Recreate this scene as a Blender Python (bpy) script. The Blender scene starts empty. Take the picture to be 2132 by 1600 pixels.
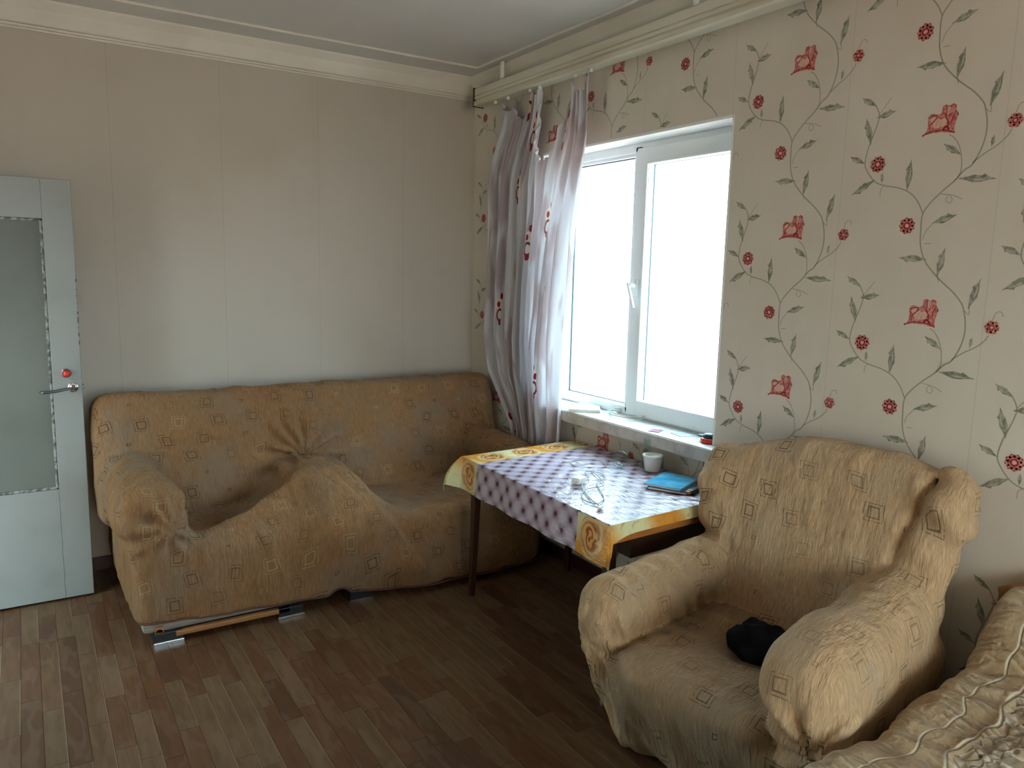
import bpy, bmesh, math, random
import numpy as np
from mathutils import Matrix, Vector
PI = math.pi
scene = bpy.context.scene
COL = scene.collection
rnd = random.Random(7)

# ------------------------------------------------------------------ camera
YAW, PITCH, ROLL, FPX = 0.570538215, -0.143987881, 0.0236382427, 1586.92
def cam_axes():
    cy, sy, cp, sp = math.cos(YAW), math.sin(YAW), math.cos(PITCH), math.sin(PITCH)
    f = Vector((sy*cp, cy*cp, sp)); r = Vector((cy, -sy, 0)); u = r.cross(f)
    cr, sr = math.cos(ROLL), math.sin(ROLL)
    return cr*r + sr*u, -sr*r + cr*u, f
cr_, cu_, cf_ = cam_axes()
cam_data = bpy.data.cameras.new('camera')
cam = bpy.data.objects.new('camera', cam_data); COL.objects.link(cam)
cam.matrix_world = Matrix(((cr_.x, cu_.x, -cf_.x, 0), (cr_.y, cu_.y, -cf_.y, 0), (cr_.z, cu_.z, -cf_.z, 1.6), (0, 0, 0, 1)))
cam_data.sensor_fit = 'HORIZONTAL'; cam_data.sensor_width = 36.0
cam_data.lens = FPX/2132*36.0
cam_data.clip_start = 0.05
scene.camera = cam

# ------------------------------------------------------------------ world, exposure
SKY = 10.5
world = bpy.data.worlds.new('world'); scene.world = world
world.use_nodes = True
wn = world.node_tree; wn.nodes.clear()
wo = wn.nodes.new('ShaderNodeOutputWorld'); wb = wn.nodes.new('ShaderNodeBackground')
tc = wn.nodes.new('ShaderNodeTexCoord'); sx = wn.nodes.new('ShaderNodeSeparateXYZ')
rp = wn.nodes.new('ShaderNodeValToRGB')
rp.color_ramp.elements[0].position = 0.44; rp.color_ramp.elements[0].color = (0.26, 0.25, 0.23, 1)
rp.color_ramp.elements[1].position = 0.56; rp.color_ramp.elements[1].color = (0.60, 0.87, 1.0, 1)
mp_ = wn.nodes.new('ShaderNodeMath'); mp_.operation = 'MULTIPLY_ADD'; mp_.inputs[1].default_value = 0.5; mp_.inputs[2].default_value = 0.5
wn.links.new(tc.outputs['Generated'], sx.inputs[0]); wn.links.new(sx.outputs['Z'], mp_.inputs[0])
wn.links.new(mp_.outputs[0], rp.inputs[0]); wn.links.new(rp.outputs[0], wb.inputs['Color'])
wb.inputs['Strength'].default_value = SKY
wn.links.new(wb.outputs[0], wo.inputs[0])
vs = scene.view_settings
vs.view_transform = 'Standard'; vs.look = 'None'; vs.gamma = 1.0; vs.exposure = 0.58; vs.use_curve_mapping = False

def area_light(name, loc, rot, sx_, sy_, power, color, portal=False):
    l = bpy.data.lights.new(name, 'AREA'); l.shape = 'RECTANGLE'; l.size = sx_; l.size_y = sy_
    l.energy = power; l.color = color
    if portal: l.cycles.is_portal = True
    o = bpy.data.objects.new(name, l); COL.objects.link(o); o.location = loc; o.rotation_euler = rot
    return o
XW, YB, XL, YR, ZC = 2.495, 4.40, -0.62, -2.6, 2.80      # right wall, back wall, left wall, rear wall, ceiling

area_light('balcony_daylight', (0.85, YR-0.05, 1.50), (-math.radians(77), 0, math.radians(-14)), 1.7, 1.5, 235, (1.0, 0.93, 0.84))

# ------------------------------------------------------------------ node helpers
class V:
    def __init__(s, nt, sock): s.nt, s.k = nt, sock
    def _m(s, op, o=None, o2=None):
        n = s.nt.nodes.new('ShaderNodeMath'); n.operation = op
        for i, a in enumerate((s, o, o2)):
            if a is None: continue
            if isinstance(a, V): s.nt.links.new(a.k, n.inputs[i])
            else: n.inputs[i].default_value = float(a)
        return V(s.nt, n.outputs[0])
    def __add__(s, o): return s._m('ADD', o)
    def __radd__(s, o): return s._m('ADD', o)
    def __sub__(s, o): return s._m('SUBTRACT', o)
    def __mul__(s, o): return s._m('MULTIPLY', o)
    def __rmul__(s, o): return s._m('MULTIPLY', o)
    def __truediv__(s, o): return s._m('DIVIDE', o)
    def abs(s): return s._m('ABSOLUTE')
    def floor(s): return s._m('FLOOR')
    def frac(s): return s._m('FRACT')
    def sin(s): return s._m('SINE')
    def max(s, o): return s._m('MAXIMUM', o)
    def min(s, o): return s._m('MINIMUM', o)
    def lt(s, o): return s._m('LESS_THAN', o)
    def gt(s, o): return s._m('GREATER_THAN', o)
    def sqrt(s): return s._m('SQRT')
    def atan2(s, o): return s._m('ARCTAN2', o)
    def inv(s): return (s*-1.0)+1.0
    def step(s, a, b):
        n = s.nt.nodes.new('ShaderNodeMapRange'); n.interpolation_type = 'SMOOTHSTEP'
        s.nt.links.new(s.k, n.inputs[0]); n.inputs[1].default_value = a; n.inputs[2].default_value = b
        return V(s.nt, n.outputs[0])
class Mat:
    def __init__(s, name, rough=0.6, color=(.5, .5, .5), spec=0.5, metal=0):
        s.m = bpy.data.materials.new(name); s.m.use_nodes = True
        s.nt = s.m.node_tree; s.b = s.nt.nodes['Principled BSDF']; s.out = s.nt.nodes['Material Output']
        s.b.inputs['Base Color'].default_value = (*color, 1); s.b.inputs['Roughness'].default_value = rough
        s.b.inputs['Specular IOR Level'].default_value = spec; s.b.inputs['Metallic'].default_value = metal
    def coord(s, kind='UV', scale=(1, 1, 1), rot=(0, 0, 0)):
        t = s.nt.nodes.new('ShaderNodeTexCoord'); mpp = s.nt.nodes.new('ShaderNodeMapping')
        mpp.inputs['Scale'].default_value = scale; mpp.inputs['Rotation'].default_value = rot
        s.nt.links.new(t.outputs[kind], mpp.inputs[0]); return mpp.outputs[0]
    def sep(s, vec):
        n = s.nt.nodes.new('ShaderNodeSeparateXYZ'); s.nt.links.new(vec, n.inputs[0])
        return [V(s.nt, n.outputs[i]) for i in range(3)]
    def comb(s, x, y, z=0):
        n = s.nt.nodes.new('ShaderNodeCombineXYZ')
        for i, a in enumerate((x, y, z)):
            if isinstance(a, V): s.nt.links.new(a.k, n.inputs[i])
            else: n.inputs[i].default_value = a
        return n.outputs[0]
    def noise(s, vec, scale=5, detail=3, rough=.5):
        n = s.nt.nodes.new('ShaderNodeTexNoise'); s.nt.links.new(vec, n.inputs['Vector'])
        n.inputs['Scale'].default_value = scale; n.inputs['Detail'].default_value = detail; n.inputs['Roughness'].default_value = rough
        return V(s.nt, n.outputs[0])
    def white(s, vec):
        n = s.nt.nodes.new('ShaderNodeTexWhiteNoise'); n.noise_dimensions = '3D'; s.nt.links.new(vec, n.inputs[0])
        sp = s.nt.nodes.new('ShaderNodeSeparateColor'); s.nt.links.new(n.outputs['Color'], sp.inputs[0])
        return [V(s.nt, sp.outputs[i]) for i in range(3)]
    def voronoi(s, vec, scale, feature='F1'):
        n = s.nt.nodes.new('ShaderNodeTexVoronoi'); n.feature = feature; s.nt.links.new(vec, n.inputs['Vector']); n.inputs['Scale'].default_value = scale
        return V(s.nt, n.outputs['Distance'])
    def mix(s, fac, a, b):
        n = s.nt.nodes.new('ShaderNodeMix'); n.data_type = 'RGBA'
        for idx, v in ((0, fac), (6, a), (7, b)):
            if isinstance(v, V): s.nt.links.new(v.k, n.inputs[idx])
            elif isinstance(v, bpy.types.NodeSocket): s.nt.links.new(v, n.inputs[idx])
            elif idx == 0: n.inputs[0].default_value = v
            else: n.inputs[idx].default_value = (*v, 1)
        return n.outputs[2]
    def color(s, sock): s.nt.links.new(sock, s.b.inputs['Base Color'])
    def rough(s, v): s.nt.links.new(v.k, s.b.inputs['Roughness'])
    def bump(s, v, strength=.3, dist=.01):
        n = s.nt.nodes.new('ShaderNodeBump'); n.inputs['Strength'].default_value = strength; n.inputs['Distance'].default_value = dist
        s.nt.links.new(v.k, n.inputs['Height']); s.nt.links.new(n.outputs[0], s.b.inputs['Normal'])

# ------------------------------------------------------------------ object helpers
def link(name, me, mat=None, parent=None, **props):
    o = bpy.data.objects.new(name, me); COL.objects.link(o)
    if mat is not None and me is not None and len(me.materials) == 0: me.materials.append(mat.m if isinstance(mat, Mat) else mat)
    if parent is not None: o.parent = parent
    for k, v in props.items(): o[k] = v
    return o
def thing(name, label, cat, loc=(0, 0, 0), rz=0, group=None):
    o = bpy.data.objects.new(name, None); COL.objects.link(o); o.empty_display_size = .1
    o.location = loc; o.rotation_euler = (0, 0, rz); o['label'] = label; o['category'] = cat
    if group: o['group'] = group
    return o
def mesh_of(bm, name='mesh', smooth=False):
    me = bpy.data.meshes.new(name); bmesh.ops.recalc_face_normals(bm, faces=bm.faces[:]); bm.to_mesh(me); bm.free()
    if smooth: me.shade_smooth()
    return me
def b_box(bm, lo, hi, bev=0.0, seg=2, mat4=None):
    r = bmesh.ops.create_cube(bm, size=1)
    vs_ = r['verts']
    for v in vs_: v.co = Vector([(lo[i]+hi[i])/2 + v.co[i]*(hi[i]-lo[i]) for i in range(3)])
    if bev > 0:
        es = list({e for v in vs_ for e in v.link_edges})
        rr = bmesh.ops.bevel(bm, geom=es, offset=bev, segments=seg, affect='EDGES', profile=.5)
        vs_ = list({v for f in rr['faces'] for v in f.verts} | {v for v in vs_ if v.is_valid})
    if mat4 is not None: bmesh.ops.transform(bm, matrix=mat4, verts=vs_)
    return vs_
def box(name, lo, hi, mat, parent=None, bev=0.0, seg=2, **p):
    bm = bmesh.new(); b_box(bm, lo, hi, bev, seg); return link(name, mesh_of(bm), mat, parent, **p)
def b_cyl(bm, p0, p1, r0, r1=None, n=24, cap=True):
    p0, p1 = Vector(p0), Vector(p1); r1 = r0 if r1 is None else r1
    d = (p1-p0); L = d.length
    r = bmesh.ops.create_cone(bm, cap_ends=cap, segments=n, radius1=r0, radius2=r1, depth=L)
    M = Matrix.Translation((p0+p1)/2) @ d.to_track_quat('Z', 'Y').to_matrix().to_4x4()
    bmesh.ops.transform(bm, matrix=M, verts=r['verts']); return r['verts']
def b_lathe(bm, prof, n=32, M=None):
    rings = []
    for (r, z) in prof:
        if r < 1e-5: rings.append([bm.verts.new((0, 0, z))])
        else: rings.append([bm.verts.new((r*math.cos(2*PI*i/n), r*math.sin(2*PI*i/n), z)) for i in range(n)])
    for a, b in zip(rings[:-1], rings[1:]):
        for i in range(n):
            j = (i+1) % n
            q = [a[i % len(a)], a[j % len(a)], b[j % len(b)], b[i % len(b)]]
            u = []
            for v in q:
                if v not in u: u.append(v)
            if len(u) > 2: bm.faces.new(u)
    if M is not None: bmesh.ops.transform(bm, matrix=M, verts=[v for r in rings for v in r])
def catmull(pts, n=8, closed=False):
    P = [Vector(p) for p in pts]; out = []
    N = len(P)
    for i in range(N-1):
        p0, p1, p2, p3 = P[max(i-1, 0)], P[i], P[i+1], P[min(i+2, N-1)]
        for k in range(n):
            t = k/n
            out.append(.5*((2*p1)+(p2-p0)*t+(2*p0-5*p1+4*p2-p3)*t*t+(3*p1-p0-3*p2+p3)*t*t*t))
    out.append(P[-1]); return out
def b_tube(bm, pts, r, n=8):
    rings = []; up = Vector((0, 0, 1))
    for i, p in enumerate(pts):
        d = (pts[min(i+1, len(pts)-1)]-pts[max(i-1, 0)]).normalized()
        a = d.cross(up)
        if a.length < .05: a = d.cross(Vector((1, 0, 0)))
        a.normalize(); b = d.cross(a)
        rings.append([bm.verts.new(p+r*(math.cos(2*PI*k/n)*a+math.sin(2*PI*k/n)*b)) for k in range(n)])
    for A, B in zip(rings[:-1], rings[1:]):
        for k in range(n): bm.faces.new((A[k], A[(k+1) % n], B[(k+1) % n], B[k]))
    bm.faces.new(rings[0]); bm.faces.new(rings[-1][::-1])
def np_mesh(name, Vt, F, uv=None, smooth=True):
    me = bpy.data.meshes.new(name)
    me.vertices.add(len(Vt)); me.vertices.foreach_set('co', np.asarray(Vt, np.float32).ravel())
    F = np.asarray(F, np.int32); nf = len(F)
    me.loops.add(nf*4); me.loops.foreach_set('vertex_index', F.ravel())
    me.polygons.add(nf); me.polygons.foreach_set('loop_start', np.arange(0, nf*4, 4, dtype=np.int32))
    me.polygons.foreach_set('loop_total', np.full(nf, 4, np.int32))
    if uv is not None:
        l = me.uv_layers.new(name='UVMap'); l.data.foreach_set('uv', np.asarray(uv, np.float32).ravel())
    me.update(calc_edges=True)
    if smooth: me.shade_smooth()
    return me
def grid_mesh(name, Pt, UV=None, smooth=True):
    # Pt: (n,m,3), UV: (n,m,2)
    n, m = Pt.shape[:2]; idx = np.arange(n*m).reshape(n, m)
    F = np.stack([idx[:-1, :-1], idx[1:, :-1], idx[1:, 1:], idx[:-1, 1:]], -1).reshape(-1, 4)
    uv = UV.reshape(-1, 2)[F.ravel()] if UV is not None else None
    return np_mesh(name, Pt.reshape(-1, 3), F, uv, smooth)

# value noise in numpy
_RT = np.random.RandomState(11).rand(32, 32, 32).astype(np.float32)
def vnoise(P, s):
    q = P*np.asarray(s, np.float32); i = np.floor(q).astype(int); f = q-i; f = f*f*(3-2*f)
    o = 0
    for dx in (0, 1):
        wx = f[..., 0] if dx else 1-f[..., 0]
        for dy in (0, 1):
            wy = f[..., 1] if dy else 1-f[..., 1]
            for dz in (0, 1):
                wz = f[..., 2] if dz else 1-f[..., 2]
                o = o+wx*wy*wz*_RT[(i[..., 0]+dx) % 32, (i[..., 1]+dy) % 32, (i[..., 2]+dz) % 32]
    return o*2-1
def smin(a, b, k):
    h = np.clip(.5+.5*(b-a)/k, 0, 1); return b*(1-h)+a*h-k*h*(1-h)
def smax(a, b, k): return -smin(-a, -b, k)
def sd_box(P, c, h, r):
    q = np.abs(P-np.array(c))-(np.array(h)-r)
    return np.linalg.norm(np.maximum(q, 0), axis=-1)+np.minimum(q.max(-1), 0)-r
def sd_ell(P, c, r):
    k = (P-np.array(c))/np.array(r); n = np.linalg.norm(k, axis=-1); n2 = np.linalg.norm(k/np.array(r), axis=-1)
    return n*(n-1)/np.maximum(n2, 1e-6)
def sd_caps(P, a, b, ra, rb, sz=1.0):
    a, b = np.array(a), np.array(b); P2 = P.copy(); ab = b-a
    t = np.clip(((P2-a)@ab)/(ab@ab), 0, 1)
    d = P2-(a+t[..., None]*ab); d[..., 2] /= sz
    return np.linalg.norm(d, axis=-1)-(ra+(rb-ra)*t)
def rotx(P, c, a):
    Q = P-np.array(c); ca, sa = math.cos(a), math.sin(a)
    y = Q[..., 1]*ca+Q[..., 2]*sa; z = -Q[..., 1]*sa+Q[..., 2]*ca
    return np.stack([Q[..., 0], y, z], -1)
def sstep(a, b, x):
    t = np.clip((x-a)/(b-a), 0, 1); return t*t*(3-2*t)
def gauss(x, s): return np.exp(-(x/s)**2)

def surface_nets(fn, lo, hi, h):
    lo = np.array(lo, float); n = np.ceil((np.array(hi)-lo)/h).astype(int)+1
    ax = [lo[i]+h*np.arange(n[i]) for i in range(3)]
    G = np.stack(np.meshgrid(*ax, indexing='ij'), -1).astype(np.float32)
    f = fn(G)
    s = f < 0
    cx, cy, cz = [k-1 for k in n]
    def c(a, i, j, k): return a[i:i+cx, j:j+cy, k:k+cz]
    cnt = sum(c(s, i, j, k).astype(np.int8) for i in (0, 1) for j in (0, 1) for k in (0, 1))
    act = (cnt > 0) & (cnt < 8)
    I = np.argwhere(act); vid = -np.ones(act.shape, np.int64); vid[act] = np.arange(len(I))
    acc = np.zeros((len(I), 3)); w = np.zeros(len(I))
    corners = [(i, j, k) for i in (0, 1) for j in (0, 1) for k in (0, 1)]
    for a in corners:
        for ax_ in range(3):
            if a[ax_] == 0:
                b = list(a); b[ax_] = 1
                fa = f[I[:, 0]+a[0], I[:, 1]+a[1], I[:, 2]+a[2]]; fb = f[I[:, 0]+b[0], I[:, 1]+b[1], I[:, 2]+b[2]]
                m = (fa < 0) != (fb < 0)
                t = np.where(m, fa/np.where(m, fa-fb, 1), 0)
                p = np.tile(np.array(a, float), (len(I), 1)); p[:, ax_] = t
                acc += p*m[:, None]; w += m
    Vt = lo+h*(I+acc/w[:, None])
    F = []
    for ax_ in range(3):
        o1, o2 = [(1, 2), (2, 0), (0, 1)][ax_]
        sl0 = [slice(None)]*3; sl1 = [slice(None)]*3; sl0[ax_] = slice(0, -1); sl1[ax_] = slice(1, None)
        a = s[tuple(sl0)]; b = s[tuple(sl1)]; e = np.argwhere(a != b)
        ok = (e[:, o1] > 0) & (e[:, o2] > 0) & (e[:, o1] < n[o1]-1) & (e[:, o2] < n[o2]-1); e = e[ok]
        q = []
        for d1, d2 in ((-1, -1), (0, -1), (0, 0), (-1, 0)):
            k = e.copy(); k[:, o1] += d1; k[:, o2] += d2; q.append(vid[k[:, 0], k[:, 1], k[:, 2]])
        q = np.stack(q, -1); fl = ~a[e[:, 0], e[:, 1], e[:, 2]]
        q[fl] = q[fl][:, ::-1]; F.append(q)
    return Vt, np.concatenate(F)
def vert_normals(Vt, F):
    fn = np.cross(Vt[F[:, 2]]-Vt[F[:, 0]], Vt[F[:, 3]]-Vt[F[:, 1]])
    N = np.zeros_like(Vt)
    for i in range(4): np.add.at(N, F[:, i], fn)
    return N/np.maximum(np.linalg.norm(N, axis=1), 1e-9)[:, None], fn/np.maximum(np.linalg.norm(fn, axis=1), 1e-12)[:, None]
def soft_parts(Vt, F, cls, names, mat, parent):
    """split one cover surface into named parts that meet without a shading seam"""
    N, fn = vert_normals(Vt, F)
    Pc = Vt[F]                                          # nf,4,3
    side = np.abs(fn[:, 0]) > .72
    uvA = np.stack([Pc[..., 0], Pc[..., 1]+Pc[..., 2]], -1); uvB = np.stack([Pc[..., 1]+.37, Pc[..., 2]+.21], -1)
    UV = np.where(side[:, None, None], uvB, uvA)
    for ci, nm in enumerate(names):
        fs = F[cls == ci]
        if not len(fs): continue
        used, inv = np.unique(fs, return_inverse=True)
        me = np_mesh(nm, Vt[used], inv.reshape(-1, 4), UV[cls == ci])
        me.normals_split_custom_set_from_vertices(N[used].tolist())
        link(nm, me, mat[ci] if isinstance(mat, tuple) else mat, parent)

# ------------------------------------------------------------------ materials
def mat_wall(name, base, stain, vert=True, seam_axis=0, seam=0.53, off=0.0):
    m = Mat(name, .75, base, .25)
    o = m.coord('Object'); x, y, z = m.sep(o)
    n1 = m.noise(o, 1.3, 4, .6); n2 = m.noise(m.coord('Object', (1, 1, .25)), 9, 3)
    c = m.mix(n1.step(.40, .72)*.55, base, stain)
    c = m.mix(n2.step(.5, .75)*.22, c, tuple(k*.86 for k in base))
    u = (x if seam_axis == 0 else y)+off
    s = ((u/seam).frac()-.5).abs().gt(.4965)
    c = m.mix(s*.30, c, tuple(k*.6 for k in base)); m.color(c)
    fine = m.noise(m.coord('Object', (1, 1, .5)), 220, 2)
    m.bump(fine*.25+m.noise(o, 6, 2)*.8+s*-.5, .35, .003)
    return m
M_wall_back = mat_wall('plain_wallpaper', (.475, .42, .355), (.43, .365, .29), seam_axis=0, off=.12)
M_wall_right = mat_wall('floral_wallpaper_ground', (.64, .58, .495), (.56, .48, .39), seam_axis=1, seam=.531, off=.39)
M_wall_plain = mat_wall('side_wallpaper', (.52, .47, .40), (.46, .40, .33))
M_ceiling = Mat('ceiling_paint', .28, (.50, .48, .455), .5)
_o = M_ceiling.coord('Object'); M_ceiling.color(M_ceiling.mix(M_ceiling.noise(_o, 1.2, 3).step(.35, .7)*.5, (.53, .51, .48), (.44, .41, .38)))
M_ceiling.bump(M_ceiling.noise(_o, 3.5, 3), .25, .01)
M_cornice = Mat('cream_cornice_paint', .5, (.66, .61, .52)); _o = M_cornice.coord('Object')
M_cornice.color(M_cornice.mix(M_cornice.noise(_o, 3, 4).step(.3, .75)*.6, (.68, .63, .54), (.56, .50, .42)))
M_rail = Mat('cream_plastic_rail', .4, (.60, .55, .43)); _o = M_rail.coord('Object', (1, .5, 6))
M_rail.color(M_rail.mix(M_rail.noise(_o, 3, 3).step(.4, .7), (.64, .60, .49), (.52, .46, .33)))
M_pvc = Mat('white_window_plastic', .3, (.80, .83, .84))
M_reveal = Mat('white_reveal_paint', .55, (.78, .79, .78)); M_reveal.bump(M_reveal.noise(M_reveal.coord('Object'), 40, 3), .2, .003)
M_seal = Mat('dark_rubber_seal', .5, (.02, .06, .07))
M_sill = Mat('painted_sill', .32, (.70, .71, .69)); _o = M_sill.coord('Object')
M_sill.color(M_sill.mix(M_sill.noise(_o, 14, 5, .65).step(.48, .72)*.6, (.72, .73, .71), (.40, .36, .32)))
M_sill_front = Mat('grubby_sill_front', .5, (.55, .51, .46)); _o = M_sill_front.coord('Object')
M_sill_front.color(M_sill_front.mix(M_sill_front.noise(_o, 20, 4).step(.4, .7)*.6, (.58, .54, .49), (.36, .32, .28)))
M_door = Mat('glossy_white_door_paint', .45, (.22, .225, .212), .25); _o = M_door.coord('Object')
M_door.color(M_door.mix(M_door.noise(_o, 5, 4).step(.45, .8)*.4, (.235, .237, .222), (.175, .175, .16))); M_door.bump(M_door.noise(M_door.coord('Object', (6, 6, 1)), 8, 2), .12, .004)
M_chip = Mat('bare_wood_chips', .8, (.06, .05, .04))
M_putty = Mat('dirty_putty', .7, (.30, .30, .26)); M_putty.color(M_putty.mix(M_putty.noise(M_putty.coord('Object'), 50, 4).step(.4, .6), (.07, .068, .055), (.24, .25, .23)))
M_chrome = Mat('chrome', .16, (.72, .74, .75), metal=1)
M_dark_metal = Mat('dark_metal', .3, (.10, .12, .13), metal=.8)
M_red = Mat('glossy_red_plastic', .22, (.62, .03, .015))
M_black = Mat('black_plastic', .35, (.012, .012, .014))
M_darkred = Mat('dark_red_plastic', .3, (.10, .008, .008))
M_white_pl = Mat('white_plastic', .35, (.78, .78, .74))
M_ceramic = Mat('white_glazed_ceramic', .15, (.80, .82, .78))
M_dark_wood = Mat('dark_stained_wood', .3, (.035, .014, .009)); _o = M_dark_wood.coord('Object', (12, 12, 1)); M_dark_wood.color(M_dark_wood.mix(M_dark_wood.noise(_o, 6, 3), (.025, .010, .007), (.06, .024, .014)))
M_orange_wood = Mat('varnished_orange_wood', .2, (.42, .15, .03)); _o = M_orange_wood.coord('Object', (2, 20, 20)); M_orange_wood.color(M_orange_wood.mix(M_orange_wood.noise(_o, 3, 4), (.28, .085, .02), (.50, .20, .05)))
M_slat_wood = Mat('sofa_base_wood', .45, (.30, .13, .04)); _o = M_slat_wood.coord('Object', (2, 30, 30)); M_slat_wood.color(M_slat_wood.mix(M_slat_wood.noise(_o, 4, 4), (.20, .075, .02), (.42, .20, .07)))
M_head_wood = Mat('headboard_wood', .3, (.22, .09, .03)); _o = M_head_wood.coord('Object', (20, 2, 20)); M_head_wood.color(M_head_wood.mix(M_head_wood.noise(_o, 3, 4), (.12, .045, .015), (.30, .14, .05)))
M_grey_uph = Mat('grey_base_upholstery', .85, (.30, .27, .24)); M_grey_uph.bump(M_grey_uph.noise(M_grey_uph.coord('Object'), 300, 2), .5, .002)
M_stem = Mat('printed_stem_grey', .8, (.30, .285, .215), .2)
M_leaf = Mat('printed_leaf_green_grey', .8, (.235, .235, .175), .2)
_x = M_leaf.coord('Object'); M_leaf.color(M_leaf.mix(M_leaf.noise(_x, 70, 3).step(.35, .65), (.19, .19, .14), (.36, .345, .27)))
M_leaf_mid = Mat('printed_leaf_light_heart', .8, (.44, .42, .34), .2)
M_petal = Mat('printed_petal_pink', .8, (.50, .15, .12), .2); _x = M_petal.coord('Object'); M_petal.color(M_petal.mix(M_petal.noise(_x, 120, 3).step(.35, .65), (.44, .09, .08), (.60, .27, .22)))
M_petal_dark = Mat('printed_petal_crimson', .8, (.26, .018, .022), .2)
M_petal_pale = Mat('printed_petal_pale', .8, (.64, .42, .34), .2)

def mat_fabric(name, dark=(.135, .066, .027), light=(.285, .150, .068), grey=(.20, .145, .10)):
    m = Mat(name, .88, light, .10)
    m.b.inputs['Sheen Weight'].default_value = .12; m.b.inputs['Sheen Roughness'].default_value = .5
    m.b.inputs['Sheen Tint'].default_value = (.9, .75, .55, 1)
    uv = m.coord('UV'); u, v, _ = m.sep(uv); ob = m.coord('Object')
    wob = m.noise(ob, 5, 2)
    SU, SV = .175, .112
    uu = (u+wob*.04)/SU; vv = (v+wob*.03)/SV
    row = vv.floor(); u2 = uu+(row*.5).frac()+(row*.37).frac()*.3
    cid = m.comb(u2.floor(), row, 3.0); r1, r2, r3 = m.white(cid)
    px = u2.frac()-.5+(r1-.5)*.24; py = vv.frac()-.5+(r2-.5)*.16
    px = px*SU; py = py*SV
    px = px+py*((r3-.5)*.5)
    big = r3.gt(.30)                                     # framed squares
    def ring(rx, ry, w):
        d = (px.abs()/rx).max(py.abs()/ry)
        return (d-1.0).abs().lt(w)
    brk = m.noise(ob, 60, 2).gt(.42)
    R = ring(.018, .022, .12)*big+ring(.032, .036, .04)*big*brk+ring(.007, .007, .30)*(big.inv())*brk
    R = R.min(1.0)
    st = m.noise(m.coord('UV', (1, .06, 1)), 420, 2)     # chenille ribs
    st2 = m.noise(m.coord('UV', (1, .10, 1)), 120, 3)
    patch = m.noise(ob, 3.2, 4, .6)
    c = m.mix(st.step(.35, .65)*.55, light, dark)
    c = m.mix(st2.step(.45, .7)*.45, c, tuple(.62*k for k in light))
    c = m.mix(patch.step(.42, .70)*.65, c, grey)
    lite = r1.gt(.76)
    fade = m.noise(ob, 2.2, 2).step(.30, .62)*.55+.25
    c = m.mix(R*lite.inv()*fade, c, (.050, .026, .013)); c = m.mix(R*lite*.36, c, (.50, .35, .19))
    m.color(c)
    m.bump(st*.5+st2*.6+R*-.6+m.noise(m.coord('Object', (1, 1, .35)), 24, 4)*3.2+m.noise(m.coord('Object', (2.2, 1, .5)), 9, 4, .6)*4.0, .7, .008)
    return m
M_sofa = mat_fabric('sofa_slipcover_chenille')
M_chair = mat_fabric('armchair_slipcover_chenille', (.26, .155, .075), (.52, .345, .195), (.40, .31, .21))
M_chair_seat = mat_fabric('armchair_seat_shaded_worn_chenille', (.17, .105, .055), (.34, .225, .13), (.25, .20, .14))  # darker copy for seat and front skirt: mostly shade painted into colour, some wear
M_piping = Mat('brown_hem_binding', .8, (.10, .04, .02))

def mat_plank():
    m = Mat('laminate_strip', .38, (.16, .08, .045), .32)
    at = m.nt.nodes.new('ShaderNodeAttribute'); at.attribute_type = 'GEOMETRY'; at.attribute_name = 'tone'
    t = V(m.nt, at.outputs['Fac'])
    o = m.coord('Object'); x, y, z = m.sep(o)
    sh = m.comb(x+t*7.0, y*.12+t*31.0, t*9.0)
    g = m.noise(sh, 45, 4, .6)
    w = m.comb(x+t*3.0, y*.25+t*11.0, t*5.0); ring = (m.noise(w, 11, 2)*26.0).sin()
    r = m.nt.nodes.new('ShaderNodeValToRGB'); m.nt.links.new(t.k, r.inputs[0])
    e = r.color_ramp.elements; e[0].color = (.078, .034, .015, 1); e[1].color = (.145, .080, .042, 1)
    k = e.new(.35); k.color = (.118, .050, .022, 1); k = e.new(.7); k.color = (.125, .072, .034, 1)
    c = m.mix(g.step(.4, .7)*.45, r.outputs[0], (.055, .026, .015))
    c = m.mix(ring.step(.2, .9)*.25, c, (.19, .12, .075))
    ue = m.sep(m.coord('UV'))[0]
    c = m.mix(ue.gt(.95)*(t.gt(.45))*.55, c, (.30, .20, .13)); m.color(c)
    m.bump(g, .08, .002); m.rough(g*.15+.30)
    return m
M_plank = mat_plank()
M_joint = Mat('dark_floor_joint', .6, (.05, .028, .018))
M_glass = Mat('window_glass')
def make_glass(m, rough=.0, tint=(1, 1, 1), fres=.08):
    nt = m.nt; nt.nodes.remove(m.b)
    t = nt.nodes.new('ShaderNodeBsdfTransparent'); t.inputs[0].default_value = (*tint, 1)
    g = nt.nodes.new('ShaderNodeBsdfGlossy'); g.inputs['Roughness'].default_value = rough
    f = nt.nodes.new('ShaderNodeFresnel'); f.inputs[0].default_value = 1.45
    mx = nt.nodes.new('ShaderNodeMixShader'); gm = nt.nodes.new('ShaderNodeNewGeometry'); fm = nt.nodes.new('ShaderNodeMath'); fm.operation = 'MULTIPLY_ADD'; fm.inputs[1].default_value = -1.0; fm.inputs[2].default_value = 1.0
    nt.links.new(gm.outputs['Backfacing'], fm.inputs[0]); fm2 = nt.nodes.new('ShaderNodeMath'); fm2.operation = 'MULTIPLY'
    nt.links.new(fm.outputs[0], fm2.inputs[0]); nt.links.new(f.outputs[0], fm2.inputs[1]); nt.links.new(fm2.outputs[0], mx.inputs[0])
    nt.links.new(t.outputs[0], mx.inputs[1]); nt.links.new(g.outputs[0], mx.inputs[2]); nt.links.new(mx.outputs[0], m.out.inputs[0])
make_glass(M_glass)
M_clear = Mat('clear_drinking_glass'); make_glass(M_clear, .03, (.88, .95, .94))
M_frost = Mat('ribbed_frosted_glass', .5, (.115, .12, .105), .3)
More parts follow.
